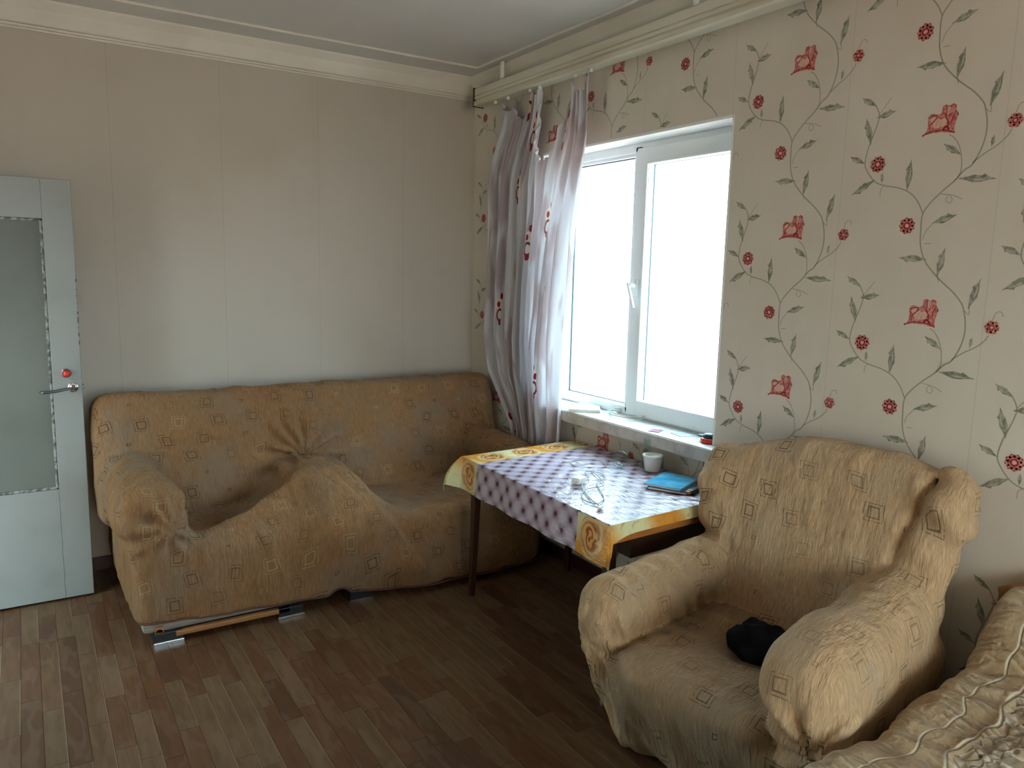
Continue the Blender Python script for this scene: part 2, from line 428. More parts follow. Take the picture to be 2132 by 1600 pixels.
_o = M_frost.coord('Object'); M_frost.color(M_frost.mix(M_frost.noise(_o, 1.5, 3).step(.35, .7), (.125, .13, .112), (.095, .097, .083)))
M_frost.bump(M_frost.voronoi(_o, 140), .25, .002)

# ------------------------------------------------------------------ room shell
S = dict(kind='structure')
floor = box('floor', (XL-.25, YR-.25, -.10), (XW+.02, YB+.02, -.006), M_joint, **S)
PW = 0.066
def plank_bm(x0, x1, y0, y1, bmh, vals):
    g = .0006
    n0 = len(bmh.faces); uvl = bmh.loops.layers.uv.verify(); b_box(bmh, (x0+g, y0+g, -.006), (x1-g, y1-g, .0), 0)
    bmh.faces.ensure_lookup_table()
    for f in bmh.faces[n0:]:
        for lp in f.loops: lp[uvl].uv = ((lp.vert.co.x-x0)/(x1-x0), (lp.vert.co.y-y0)/(y1-y0))
    vals.extend([rnd.random()]*(len(bmh.faces)-n0))
def tone_mesh(bmh, vals):
    me = bpy.data.meshes.new('plank'); bmh.to_mesh(me); bmh.free()
    a = me.attributes.new('tone', 'FLOAT', 'FACE'); a.data.foreach_set('value', np.array(vals, np.float32)); return me
cands = []; rest = []
ix = 0; x = XL
while x < XW:
    y = YR-rnd.random()*.4
    while y < YB:
        L = rnd.choice((.30, .36, .42, .50, .58)); y0, y1 = max(y, YR), min(y+L, YB)
        if y1-y0 > .02:
            x1 = min(x+PW, XW); xc, yc = x+PW/2, (y0+y1)/2
            seen = (1.15 < y1 and yc < 3.42 and xc < 1.86 and yc > 1.2 - .0) or (xc < .42 and yc >= 3.3)
            # left edge of the view: x > -.0425*y roughly
            if xc < -.045*yc-.06: seen = False
            (cands if seen else rest).append((x, x1, y0, y1))
        y += L
    x += PW
cands.sort(key=lambda c: c[2]); rest += cands[300:]; cands = cands[:300]
for c in cands:
    b = bmesh.new(); vv_ = []; plank_bm(*c, b, vv_); link('plank', tone_mesh(b, vv_), M_plank, floor)
b = bmesh.new(); vv_ = []
for c in rest: plank_bm(*c, b, vv_)
link('planks_beyond', tone_mesh(b, vv_), M_plank, floor, kind='stuff')

box('wall_back', (XL-.25, YB, -.1), (XW+.35, YB+.2, ZC+.1), M_wall_back, **S)
WY0, WY1, WZ0, WZ1 = 2.255, 3.62, .865, 2.262
def wall_with_hole(name, lo, hi, axis, h0, h1, z0, z1, mat):
    bm = bmesh.new()
    a = 1-axis
    def bx(u0, u1, w0, w1):
        l, h = list(lo), list(hi); l[a], h[a], l[2], h[2] = u0, u1, w0, w1; b_box(bm, l, h)
    bx(lo[a], h0, lo[2], hi[2]); bx(h1, hi[a], lo[2], hi[2]); bx(h0, h1, lo[2], z0); bx(h0, h1, z1, hi[2])
    return link(name, mesh_of(bm), mat, **S)
wall_right = wall_with_hole('wall_right', (XW, YR-.2, -.1), (XW+.32, YB, ZC+.1), 0, WY0, WY1, WZ0, WZ1, M_wall_right)
wall_left = wall_with_hole('wall_left', (XL-.2, YR, -.1), (XL, YB, ZC+.1), 0, 3.12, 4.03, -.1, 2.02, M_wall_plain)
wall_rear = wall_with_hole('wall_rear', (XL-.2, YR-.2, -.1), (XW, YR, ZC+.1), 1, .35, 2.15, .75, 2.25, M_wall_plain)
box('ceiling', (XL-.25, YR-.2, ZC), (XW+.35, YB+.2, ZC+.15), M_ceiling, **S)
# hallway seen from nowhere in particular, closes the doorway
box('wall_hall', (XL-1.3, 2.6, -.1), (XL-1.2, 4.5, 2.6), M_wall_plain, **S)
# cornice: stepped strips low on the wall, then a sloping face
def cornice(name, length0, length1, axis):
    prof = [(0, 2.672), (.010, 2.672), (.012, 2.679), (.006, 2.682), (.014, 2.686), (.016, 2.692), (.010, 2.696), (.020, 2.700), (.024, 2.708),
            (.050, 2.760), (.078, 2.790), (.080, 2.80), (0, 2.80)]
    bm = bmesh.new(); A = []
    for t in (length0, length1):
        A.append([bm.verts.new((t, YB-d, z) if axis == 0 else (XW-d, t, z)) for d, z in prof])
    n = len(prof)
    for i in range(n): bm.faces.new((A[0][i], A[0][(i+1) % n], A[1][(i+1) % n], A[1][i]))
    bm.faces.new(A[0]); bm.faces.new(A[1][::-1])
    return link(name, mesh_of(bm), M_cornice, **S)
cornice('trim_1', XL, XW, 0); cornice('trim_2', YR, YB, 1)
bm = bmesh.new()
b_box(bm, (XL, 4.098, 2.789), (2.345, 4.112, 2.801), .003); b_box(bm, (2.333, YR, 2.789), (2.347, 4.112, 2.801), .003)
link('trim_3', mesh_of(bm), M_cornice, **S)
for nm, lo, hi in (('baseboard_back', (XL, YB-.015, 0), (XW, YB, .07)), ('baseboard_right', (XW-.015, YR, 0), (XW, YB, .07)),
                   ('baseboard_left', (XL, YR, 0), (XL+.015, 3.05, .07)), ('baseboard_rear', (XL, YR, 0), (XW, YR+.015, .07))):
    box(nm, lo, hi, M_dark_wood, bev=.003, **S)
# reveal lining and sill
bm = bmesh.new()
b_box(bm, (XW-.001, WY0-.004, WZ0), (XW+.31, WY0+.006, WZ1)); b_box(bm, (XW-.001, WY1-.006, WZ0), (XW+.31, WY1+.004, WZ1))
b_box(bm, (XW-.001, WY0, WZ1-.008), (XW+.31, WY1, WZ1+.004))
link('trim_4', mesh_of(bm), M_reveal, **S)
sill = box('window_sill', (2.425, 2.165, .822), (XW+.16, WY1, .880), M_sill, bev=.004, **S)
box('sill_front', (2.420, 2.160, .820), (2.4255, WY1+.002, .874), M_sill_front, sill)

# windows -----------------------------------------------------------
def frame_bm(bm, x0, x1, y0, y1, z0, z1, w, bev=.006):
    b_box(bm, (x0, y0, z0), (x1, y0+w, z1), bev); b_box(bm, (x0, y1-w, z0), (x1, y1, z1), bev)
    b_box(bm, (x0, y0+w-.004, z0), (x1, y1-w+.004, z0+w), bev); b_box(bm, (x0, y0+w-.004, z1-w), (x1, y1-w+.004, z1), bev)
win = link('window_1', None, None, None, kind='structure')
FX = 2.625
bm = bmesh.new(); frame_bm(bm, FX, FX+.07, WY0+.004, WY1-.004, .882, WZ1-.006, .045)
b_box(bm, (FX, 2.945, .90), (FX+.07, 2.995, 2.24), .004)                       # mullion
frame = link('window_frame', mesh_of(bm), M_pvc, win)
# fixed light: bead frame and pane
def bead(name, y0, y1, z0, z1, w, parent, x0=FX+.004, x1=FX+.05):
    bm = bmesh.new(); frame_bm(bm, x0, x1, y0, y1, z0, z1, w, .004); return link(name, mesh_of(bm), M_pvc, parent)
fx_ = bead('glazing_bead', 2.985, 3.55, .905, 2.222, .028, win, FX+.012)
def seal(y0, y1, z0, z1, parent, x):
    bm = bmesh.new(); frame_bm(bm, x, x+.008, y0, y1, z0, z1, .007, 0); link('rubber_seal', mesh_of(bm), M_seal, parent)
seal(3.008, 3.524, .930, 2.196, fx_, FX+.030)
box('pane', (FX+.034, 3.00, .92), (FX+.040, 3.535, 2.206), M_glass, win)
sash = bead('sash_frame', 2.268, 2.968, .892, 2.228, .082, win, FX-.014, FX+.048)
seal(2.345, 2.892, .968, 2.152, sash, FX+.028)
bm = bmesh.new(); frame_bm(bm, FX-.018, FX-.004, 2.338, 2.898, .962, 2.158, .012, .003); link('glazing_bead', mesh_of(bm), M_pvc, sash)
box('pane', (FX+.030, 2.34, .965), (FX+.036, 2.895, 2.155), M_glass, win)
hd = box('window_handle', (FX-.026, 2.914, 1.50), (FX-.012, 2.942, 1.585), M_pvc, win, bev=.004)
bm = bmesh.new(); b_cyl(bm, (FX-.02, 2.928, 1.553), (FX-.062, 2.934, 1.557), .010, n=16)
b_tube(bm, catmull([(FX-.058, 2.944, 1.563), (FX-.062, 2.934, 1.552), (FX-.060, 2.916, 1.50), (FX-.056, 2.900, 1.445)], 6), .0085, 10)
link('handle_lever', mesh_of(bm, smooth=True), M_pvc, hd)
# rear balcony window (behind the camera)
win2 = link('window_2', None, None, None, kind='structure')
bm = bmesh.new()
for a0, a1, c0, c1 in ((.35, .41, .75, 2.25), (2.09, 2.15, .75, 2.25), (.41, 2.09, .75, .81), (.41, 2.09, 2.19, 2.25)): b_box(bm, (a0, YR-.14, c0), (a1, YR-.08, c1), .004)
link('window_frame', mesh_of(bm), M_pvc, win2)
box('pane', (.40, YR-.115, .80), (2.10, YR-.110, 2.20), M_glass, win2)

# floral print on the window wall ----------------------------------
PE = dict(
 main=[(-.129,.026),(-.138,-.013),(-.139,-.054),(-.129,-.097),(-.108,-.139),(-.085,-.155),(-.058,-.185),(-.020,-.217),(.014,-.252),(.033,-.284),(.034,-.333),(.029,-.386),(.008,-.437),(-.039,-.489),(-.09,-.532),(-.120,-.566),(-.129,-.586)],
 left=[(.033,-.28),(.053,-.242),(.083,-.211),(.124,-.192),(.176,-.18),(.213,-.163),(.246,-.123),(.255,-.094),(.247,-.049),(.232,-.006),(.221,.027),(.217,.058),(.235,.094),(.257,.112)],
 t1=[(.217,.058),(.199,.081),(.178,.108)], right=[(-.108,-.134),(-.144,-.108),(-.176,-.089),(-.201,-.066),(-.211,-.048)],
 t2=[(-.218,-.002),(-.225,.02),(-.238,.025),(-.246,.015),(-.242,.012)], ps=[(-.062,-.181),(-.075,-.158),(-.074,-.12),(-.063,-.08),(-.045,-.052),(-.028,-.040)],
 t3=[(-.02,-.222),(-.045,-.226),(-.062,-.230),(-.088,-.242)], t3b=[(-.045,-.226),(-.038,-.243),(-.049,-.252),(-.058,-.243),(-.050,-.230)], l1=[(.025,-.365),(.017,-.339),(-.007,-.311)],
 t4=[(.019,-.378),(-.003,-.378)], t5=[(.176,-.18),(.187,-.192),(.188,-.214)], l2=[(-.129,-.586),(-.146,-.60),(-.144,-.57)], l3=[(.029,-.435),(.014,-.428),(.004,-.430)],
 l4=[(.094,-.196),(.098,-.176)], l5=[(-.040,-.50),(-.035,-.476)], l6=[(.232,-.006),(.243,-.023)],)
PW_ = dict(main=.0021, left=.0019, right=.0016, ps=.0014)
LV = [((.22,.05),(.158,.063)),((.240,-.030),(.264,.05)),((.261,-.097),(.312,-.073)),((.219,-.162),(.294,-.204)),((.186,-.169),(.187,-.137)),((.094,-.196),(.09,-.106)),
      ((-.065,-.102),(-.015,-.069)),((-.159,-.09),(-.163,-.059)),((-.080,-.179),(-.180,-.186)),((-.007,-.311),(-.075,-.289)),((.014,-.428),(.097,-.425)),
      ((-.035,-.476),(-.049,-.396)),((-.144,-.575),(-.168,-.49)),((.238,.092),(.285,.122))]
class Print:
    def __init__(s): s.bm = {k: bmesh.new() for k in ('stem', 'leaf', 'leafmid', 'petal', 'crimson', 'pale')}
    def poly(s, k, pts, lay):
        bm = s.bm[k]
        vs_ = [bm.verts.new((XW-.0004-.00025*lay, p[0], p[1])) for p in pts]
        try: bm.faces.new(vs_)
        except Exception: pass
    def stroke(s, k, pts, w, lay=0, taper=False):
        P_ = catmull([(a, b_, 0) for a, b_ in pts], 5); L_, R_ = [], []
        for i, p in enumerate(P_):
            d = (P_[min(i+1, len(P_)-1)]-P_[max(i-1, 0)]).normalized(); nrm = Vector((-d.y, d.x, 0))
            ww = w*(1-.6*i/len(P_)) if taper else w
            L_.append(p+nrm*ww); R_.append(p-nrm*ww)
        for i in range(len(P_)-1): s.poly(k, [L_[i], L_[i+1], R_[i+1], R_[i]], lay)
    def disc(s, k, c, r, lay, n=14): s.poly(k, [(c[0]+r*math.cos(2*PI*i/n), c[1]+r*math.sin(2*PI*i/n)) for i in range(n)], lay)
pr = Print()
def leaf(o, a, b_):
    a = Vector((o[0]+a[0], o[1]+a[1])); b_ = Vector((o[0]+b_[0], o[1]+b_[1])); d = b_-a; L = d.length; n = Vector((-d.y, d.x))/L
    w = min(.26*L, .0175)
    f = lambda t, k: a+d*t+n*w*k
    sgn = 1 if n.y < 0 else -1
    pr.poly('leaf', [f(-.1, .03), f(.15, .35), f(.35, .72), f(.6, .62), f(.8, .35), f(1.06, .1), f(.85, -.15), f(.68, -.75*1), f(.6, -.45), f(.38, -.62), f(.18, -.32), f(-.1, -.03)], 1)
    pr.poly('leafmid', [f(.28, .10*sgn), f(.45, .42*sgn), f(.62, .36*sgn), f(.82, .10*sgn), f(.6, .08*sgn)], 2)
def rosette(o, c, r, n, seed=0):
    c = (o[0]+c[0], o[1]+c[1])
    for i in range(n):
        a = 2*PI*i/n+seed
        ctr = (c[0]+.66*r*math.cos(a), c[1]+.66*r*math.sin(a)); rr = r*.62*math.sin(PI/n)*1.75
        tip = [(ctr[0]+rr*1.05*math.cos(t)*(1 if True else 1), ctr[1]+rr*math.sin(t)) for t in [2*PI*j/8 for j in range(8)]]
        pr.poly('petal', tip, 1)
        pr.disc('crimson', (c[0]+.97*r*math.cos(a), c[1]+.97*r*math.sin(a)), r*.085, 2, 6)
    pr.disc('petal', c, r*.62, 1.4); pr.disc('crimson', c, r*.46, 2); pr.disc('petal', c, r*.30, 2.5, 10); pr.disc('pale', c, r*.20, 3, 10)
def peony(o):
    P = lambda l: [(o[0]-a*1.08, o[1]+b_*1.08) for a, b_ in l]      # local x grows to the right of the picture
    pr.poly('petal', P([(-.054,-.030),(-.042,-.017),(-.040,0),(-.043,.017),(-.033,.027),(-.0105,.0255),(-.002,.030),(-.002,.045),(.0105,.0495),(.019,.046),(.028,.0495),(.0385,.045),(.040,.031),(.0455,.024),(.044,.011),(.040,-.0085),(.0385,-.0225),(.042,-.034),(.0245,-.031),(.0035,-.027),(-.0245,-.026)]), 1)
    pr.poly('pale', P([(-.028,-.002),(-.020,.008),(-.0105,.0155),(-.003,.009),(.007,.014),(.0155,.004),(.0105,-.0095),(-.0035,-.013),(-.021,-.013)]), 1.6)
    pr.poly('pale', P([(.008,.040),(.018,.043),(.028,.040),(.026,.026),(.018,.020),(.010,.026)]), 1.6)
    pr.poly('pale', P([(-.037,.012),(-.031,.020),(-.019,.021),(-.020,.012),(-.030,.006)]), 1.6)
    for l in ([(-.018,-.010),(-.014,.0),(-.010,.008)], [(-.004,-.011),(-.003,-.002),(.000,.005)], [(.018,.040),(.018,.030),(.017,.022)]): pr.stroke('petal', P(l), .0009, 1.9)
    for l, w in (([(-.038,.017),(-.026,.024),(-.014,.021),(-.022,.009),(-.033,-.002)], .0018), ([(.0105,.045),(.012,.028),(.010,.018),(.019,0),(.018,-.016)], .0022), ([(.026,.045),(.023,.030),(.019,.018)], .0014),
                 ([(.040,.030),(.033,.016),(.029,-.002)], .0018), ([(-.054,-.030),(-.030,-.022),(-.006,-.021),(.020,-.024),(.040,-.033)], .0022), ([(-.040,0),(-.033,-.010),(-.034,-.022)], .0014),
                 ([(.004,-.022),(.014,-.012),(.024,-.022)], .0040), ([(.000,.046),(.011,.050)], .0014), ([(.028,.050),(.038,.044)], .0014), ([(-.042,.018),(-.034,.028),(-.022,.028)], .0013), ([(.044,.024),(.046,.014)], .0022)):
        pr.stroke('crimson', P(l), w*.72, 2)
    pr.disc('crimson', P([(-.053, -.030)])[0], .0034, 2.2, 6)
def inside(y, z, reg): return reg[0] < y < reg[1] and reg[2] < z < reg[3]
def motif(o, reg):
    for k, l in PE.items():
        pts = [(o[0]+a, o[1]+b_) for a, b_ in l]; seg = []
        for p in pts+[None]:
            if p is not None and inside(p[0], p[1], reg): seg.append(p)
            else:
                if len(seg) > 1: pr.stroke('stem', seg, PW_.get(k, .0011))
                seg = []
    for a, b_ in LV:
        if all(inside(o[0]+q[0], o[1]+q[1], reg) for q in (a, b_)): leaf(o, a, b_)
    for c, r, n in (((.206, -.107), .0265, 9), ((.082, -.318), .0265, 9), ((-.218, -.024), .0185, 6)):
        if all(inside(o[0]+c[0]+dx, o[1]+c[1]+dz, reg) for dx in (-r, r) for dz in (-r, r)): rosette(o, c, r, n, c[0]*9)
    if all(inside(o[0]+dx, o[1]+dz, reg) for dx in (-.05, .055) for dz in (-.05, .05)): peony(o)
ZT = 2.668
def column(yp, zp, reg):
    k0 = int((zp-reg[2])/.6115)+2
    for k in range(-2, k0): motif((yp, zp-.6115*k), reg)
full = lambda a, b_: (a, b_, .075, ZT)
column(1.928, 2.401, full(1.50, 2.249)); column(1.395, 2.106, full(.6, 2.249)); column(.864, 2.40, full(.1, 2.2)); column(.333, 2.10, full(-.4, 1.6))
column(-.2, 2.40, full(-.9, .9)); column(-.73, 2.1, full(-1.4, .3)); column(-1.26, 2.40, full(-1.9, -.3)); column(-1.8, 2.1, full(-2.5, -.9))
column(2.466, 2.084, (1.9, 2.249, .075, 2.20)); column(2.466, 2.84, (2.12, 3.2, 2.270, ZT)); column(3.0, 2.607, (2.70, 3.60, 2.270, ZT)); column(3.53, 2.35, (3.25, 4.38, 2.270, ZT))
column(3.53, 2.35, (3.64, 4.38, .075, 2.27)); column(4.06, 2.05, (3.64, 4.38, .075, ZT))
column(2.466, 2.084, (2.05, 2.95, .075, .812)); column(3.0, 2.607-.03, (2.55, 3.6, .075, .812))
for k, mt in (('stem', M_stem), ('leaf', M_leaf), ('leafmid', M_leaf_mid), ('petal', M_petal), ('crimson', M_petal_dark), ('pale', M_petal_pale)):
    bm = pr.bm[k]; me = bpy.data.meshes.new('print'); bm.to_mesh(me); bm.free()
    link({'stem': 'printed_vine', 'leaf': 'printed_leaves', 'leafmid': 'printed_leaf_hearts', 'petal': 'printed_petals', 'crimson': 'printed_petal_edges', 'pale': 'printed_flower_hearts'}[k], me, mt, wall_right, kind='stuff')

# door -----------------------------------------------------------------
door = link('door_1', None, None, None, kind='structure'); door.location = (XL+.02, 4.05, .012)
DW = .81; DH = 1.958
bm = bmesh.new(); gx0, gx1, gz0, gz1 = .115, DW-.118, .536, 1.782
for lo, hi in (((0, 0, 0), (gx0, .04, DH)), ((gx1, 0, 0), (DW, .04, DH)), ((gx0, 0, 0), (gx1, .04, gz0)), ((gx0, 0, gz1), (gx1, .04, DH))): b_box(bm, lo, hi, .002, 1)
link('door_leaf', mesh_of(bm), M_door, door)
bm = bmesh.new()
for lo, hi in (((gx0, .004, gz0), (gx0+.012, .018, gz1)), ((gx1-.012, .004, gz0), (gx1, .018, gz1)), ((gx0, .004, gz0), (gx1, .018, gz0+.012)), ((gx0, .004, gz1-.012), (gx1, .018, gz1))): b_box(bm, lo, hi, .003, 1)
link('glazing_putty', mesh_of(bm), M_putty, door)
box('pane', (gx0, .016, gz0), (gx1, .022, gz1), M_frost, door)
bm = bmesh.new(); rr = random.Random(3)
for z in np.linspace(1.22, 1.50, 9): b_box(bm, (DW-.0035, -.001, z+rr.uniform(-.01, .01)), (DW+.001, .012, z+rr.uniform(.004, .02)))
link('paint_chips', mesh_of(bm), M_chip, door)
dx = .152-XL-.02; dz = 1.097-.012
b1 = bmesh.new(); Mx = Matrix.Translation((dx-.004, 0, dz)) @ Matrix.Rotation(PI/2, 4, 'X')
b_lathe(b1, [(0, 0), (.0225, 0), (.0225, .004), (.019, .010), (.013, .012)], 28, Mx); ring = link('lock_rim', mesh_of(b1, smooth=True), M_chrome, door)
b1 = bmesh.new(); b_lathe(b1, [(.0190, .008), (.0190, .022), (.0165, .026), (.0, .026)], 28, Mx); link('knob_collar', mesh_of(b1, smooth=True), M_darkred, ring)
b1 = bmesh.new(); b_lathe(b1, [(.0145, .024), (.0145, .033), (.011, .040), (.005, .0435), (0, .044)], 28, Mx); link('red_knob', mesh_of(b1, smooth=True), M_red, ring, label='red round lock knob')
hx = .172-XL-.02; hz = 1.028-.012
b1 = bmesh.new(); Mh = Matrix.Translation((hx, 0, hz)) @ Matrix.Rotation(PI/2, 4, 'X')
b_lathe(b1, [(0, 0), (.0235, 0), (.0235, .004), (.021, .008), (.016, .009), (.010, .010), (.009, .046), (0, .048)], 28, Mh)
hnd = link('door_handle', mesh_of(b1, smooth=True), M_chrome, door)
b1 = bmesh.new(); b_tube(b1, catmull([(hx+.008, -.042, hz+.002), (hx-.02, -.046, hz), (hx-.07, -.050, hz-.008), (hx-.118, -.046, hz-.012), (hx-.128, -.036, hz-.012)], 6), .0065, 10)
link('handle_lever', mesh_of(b1, smooth=True), M_dark_metal, hnd)
box('latch', (DW-.001, .012, hz-.012), (DW+.009, .028, hz+.010), M_dark_metal, door, bev=.002)

# ------------------------------------------------------------------ sofa
def sofa_prims(P):
    x, y, z = P[..., 0], P[..., 1], P[..., 2]
    flare = .10*sstep(1.25, 1.7, x)*(1-sstep(2.1, 2.3, x)*.3)*(1-sstep(.0, .42, z))
    Q = P.copy(); Q[..., 1] = y+flare
    body = sd_box(Q, (1.335, 3.88, .22), (1.01, .515, .195), .065)
    # seat front: the cover is tented up from the left arm to the hump
    zr = np.interp(x, [.40, .52, .65, .80, .95, 1.08, 1.20, 1.30, 1.38, 1.46, 1.6], [.40, .415, .455, .50, .575, .62, .63, .61, .52, .42, .38])
    lean = (Q[..., 1]-(3.395+.16*sstep(.38, .66, z)))
    sheet = smax(np.abs(lean-.015)-.028, z-zr, .03); sheet = np.maximum(sheet, np.abs(x-1.0)-.62)
    hump = sd_ell(Q, (1.19, 3.74, .37), (.27, .44, .275))
    hump2 = sd_ell(Q, (1.30, 3.50, .24), (.27, .14, .26))
    seat = smin(body, sheet, .035); seat = smin(seat, hump, .07); seat = smin(seat, hump2, .05)
    # dip of the used seats
    seat = seat+.022*gauss(x-1.75, .25)*gauss(y-3.68, .22)*sstep(.3, .42, z)+.05*gauss(x-.78, .22)*gauss(y-3.72, .16)*sstep(.3, .42, z)
    R = rotx(P, (1.335, 3.93, .42), math.radians(-17))
    endw = 1.055-.035*sstep(.1, .45, R[..., 2])
    back = sd_box(R, (.02, .09, .275), (1.11, .115, .315), .075)
    back = back+.02*gauss(R[..., 2]-.20, .05)*0
    armL = sd_caps(P, (.400, 3.49, .548), (.40, 4.05, .57), .142, .13, 1.06)
    armL = smax(armL, 3.372-y-.02*gauss(np.hypot(z-.55, x-.40), .10), .022)
    lowL = sd_box(P, (.43, 3.86, .28), (.115, .49, .24), .05)
    armL = smin(armL, lowL, .012)
    armR = sd_caps(P, (2.30, 3.45, .54), (2.30, 4.05, .57), .11, .11, 1.1)
    armR = smin(armR, sd_box(P, (2.28, 3.86, .28), (.115, .49, .24), .05), .03)
    return seat, back, armL, armR
def sofa_fn(P):
    s, b_, l, r = sofa_prims(P); x, y, z = P[..., 0], P[..., 1], P[..., 2]
    d = smin(smin(s, b_, .025), smin(l, r, .02), .028)
    nb = np.abs(d) < .08; Q = P[nb]; qx, qy, qz = Q[..., 0], Q[..., 1], Q[..., 2]
    disp = .010*vnoise(Q, (3.2, 4, 4))+.0045*vnoise(Q, (16, 9, 6))
    # folds radiating from where the hump meets the back
    a = np.arctan2(qz-.60, qx-1.22); rr_ = np.hypot(qz-.60, qx-1.22)
    disp += .017*np.sin(a*12+vnoise(Q, (5, 5, 5))*2.5)*gauss(rr_-.15, .12)*sstep(3.62, 3.85, qy)*sstep(.46, .56, qz)
    # pleats gathered on the front of the left arm
    a = np.arctan2(qz-.50, qx-.47); rr_ = np.hypot(qz-.52, qx-.43)
    disp -= .014*gauss(np.hypot((qz-.548)/1.06, qx-.40)-.131, .007)*(1-sstep(3.40, 3.44, qy))*sstep(-.62, -.42, -qz+.0*qx)*(qz > .42)
    disp += .011*np.sin(a*9+2*vnoise(Q, (8, 8, 8)))*gauss(rr_-.09, .08)*(1-sstep(3.44, 3.60, qy))*sstep(.33, .40, qz)
    disp -= .035*gauss(np.hypot(qz-.555, qx-.395), .022)*(1-sstep(3.40, 3.5, qy))
    disp += .006*(1-np.abs(vnoise(Q, (4, 4, 3)))*3).clip(0, 1)+.004*(1-np.abs(vnoise(Q+3.7, (9, 7, 4)))*3.5).clip(0, 1)
    # crease running along the back
    disp -= .007*gauss(qz-(.70+.03*qx), .012)*sstep(.45, .6, qx)*(1-sstep(1.0, 1.3, qx))
    # diagonal fold down the front right of the hump
    dd = (qx-1.335)*.852+(qz-.60)*.522
    disp += .048*(1-sstep(-.016, .010, dd))*sstep(-.34, -.02, dd)*(1-sstep(3.60, 3.75, qy))*sstep(.06, .16, qz)*(1-sstep(.54, .66, qz))
    dd = (qx-.86)*.93+(qz-.40)*.36
    disp += .010*gauss(dd, .02)*(1-sstep(3.50, 3.60, qy))*sstep(.10, .2, qz)*(1-sstep(.42, .52, qz))
    # vertical slack on the front skirt
    disp += .006*np.sin(qx*23+2*vnoise(Q, (4, 1, 3)))*(1-sstep(3.45, 3.6, qy))*(1-sstep(.15, .4, qz))
    d[nb] -= disp
    hem = np.interp(x, [.25, .33, .45, .75, 1.0, 1.14, 1.17, 1.23, 1.27, 1.5, 2.4], [.135, .105, .088, .072, .058, .052, .075, .080, .045, .035, .03])
    return np.maximum(d, hem-z)
sofa = thing('sofa', 'three-seat sofa under a loose tan slipcover patterned with small squares, against the plain wall', 'sofa')
Vt, F = surface_nets(sofa_fn, (.16, 3.18, -.02), (2.47, 4.42, 1.10), .0115)
pr_ = np.stack(sofa_prims(Vt[F].mean(1)), -1); cls = pr_.argmin(1)
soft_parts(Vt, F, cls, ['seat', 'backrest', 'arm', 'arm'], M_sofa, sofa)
bm = bmesh.new(); b_box(bm, (.345, 3.376, .045), (1.04, 3.80, .12), .02); link('base_panel', mesh_of(bm, smooth=False), M_grey_uph, sofa)
bm = bmesh.new(); b_box(bm, (1.30, 3.39, .025), (1.75, 3.80, .10), .015); link('base_panel', mesh_of(bm), M_grey_uph, sofa)
box('base_rail', (.47, 3.345, .028), (.96, 3.372, .050), M_slat_wood, sofa, bev=.003)
for fx0, fy0 in ((.385, 3.355), (.905, 3.345), (1.255, 3.36), (2.12, 3.36), (.385, 4.20), (2.12, 4.20)):
    ft = box('foot', (fx0, fy0, .004), (fx0+.115, fy0+.09, .05), M_black, sofa, bev=.002)
    box('chrome_strip', (fx0-.003, fy0-.006, .0), (fx0+.118, fy0+.002, .012), M_chrome, ft, bev=.001)
# brown binding along the front hem
pts = []
for xi in np.arange(.33, 2.36, .02):
    k = (np.abs(Vt[:, 0]-xi) < .012) & (Vt[:, 1] < 3.6)
    sub = Vt[k]; zmin = sub[:, 2].min(); s2 = sub[sub[:, 2] < zmin+.022]; q = s2[s2[:, 1].argmin()]
    pts.append(Vector((xi, q[1]-.001, zmin+.006)))
bm = bmesh.new(); b_tube(bm, catmull(pts, 2), .0042, 6); link('hem_binding', mesh_of(bm, smooth=True), M_piping, sofa)
# orange tag hanging at the hem
bm = bmesh.new(); b_lathe(bm, [(0, 0), (.017, 0), (.019, .003), (.017, .006), (0, .006)], 20, Matrix.Translation((.408, 3.372, .048)) @ Matrix.Rotation(PI/2, 4, 'X'))
b_box(bm, (.392, 3.366, .050), (.424, 3.372, .076), .002)
link('hem_patch', mesh_of(bm, smooth=False), Mat('orange_patch', .6, (.42, .16, .035)), sofa)

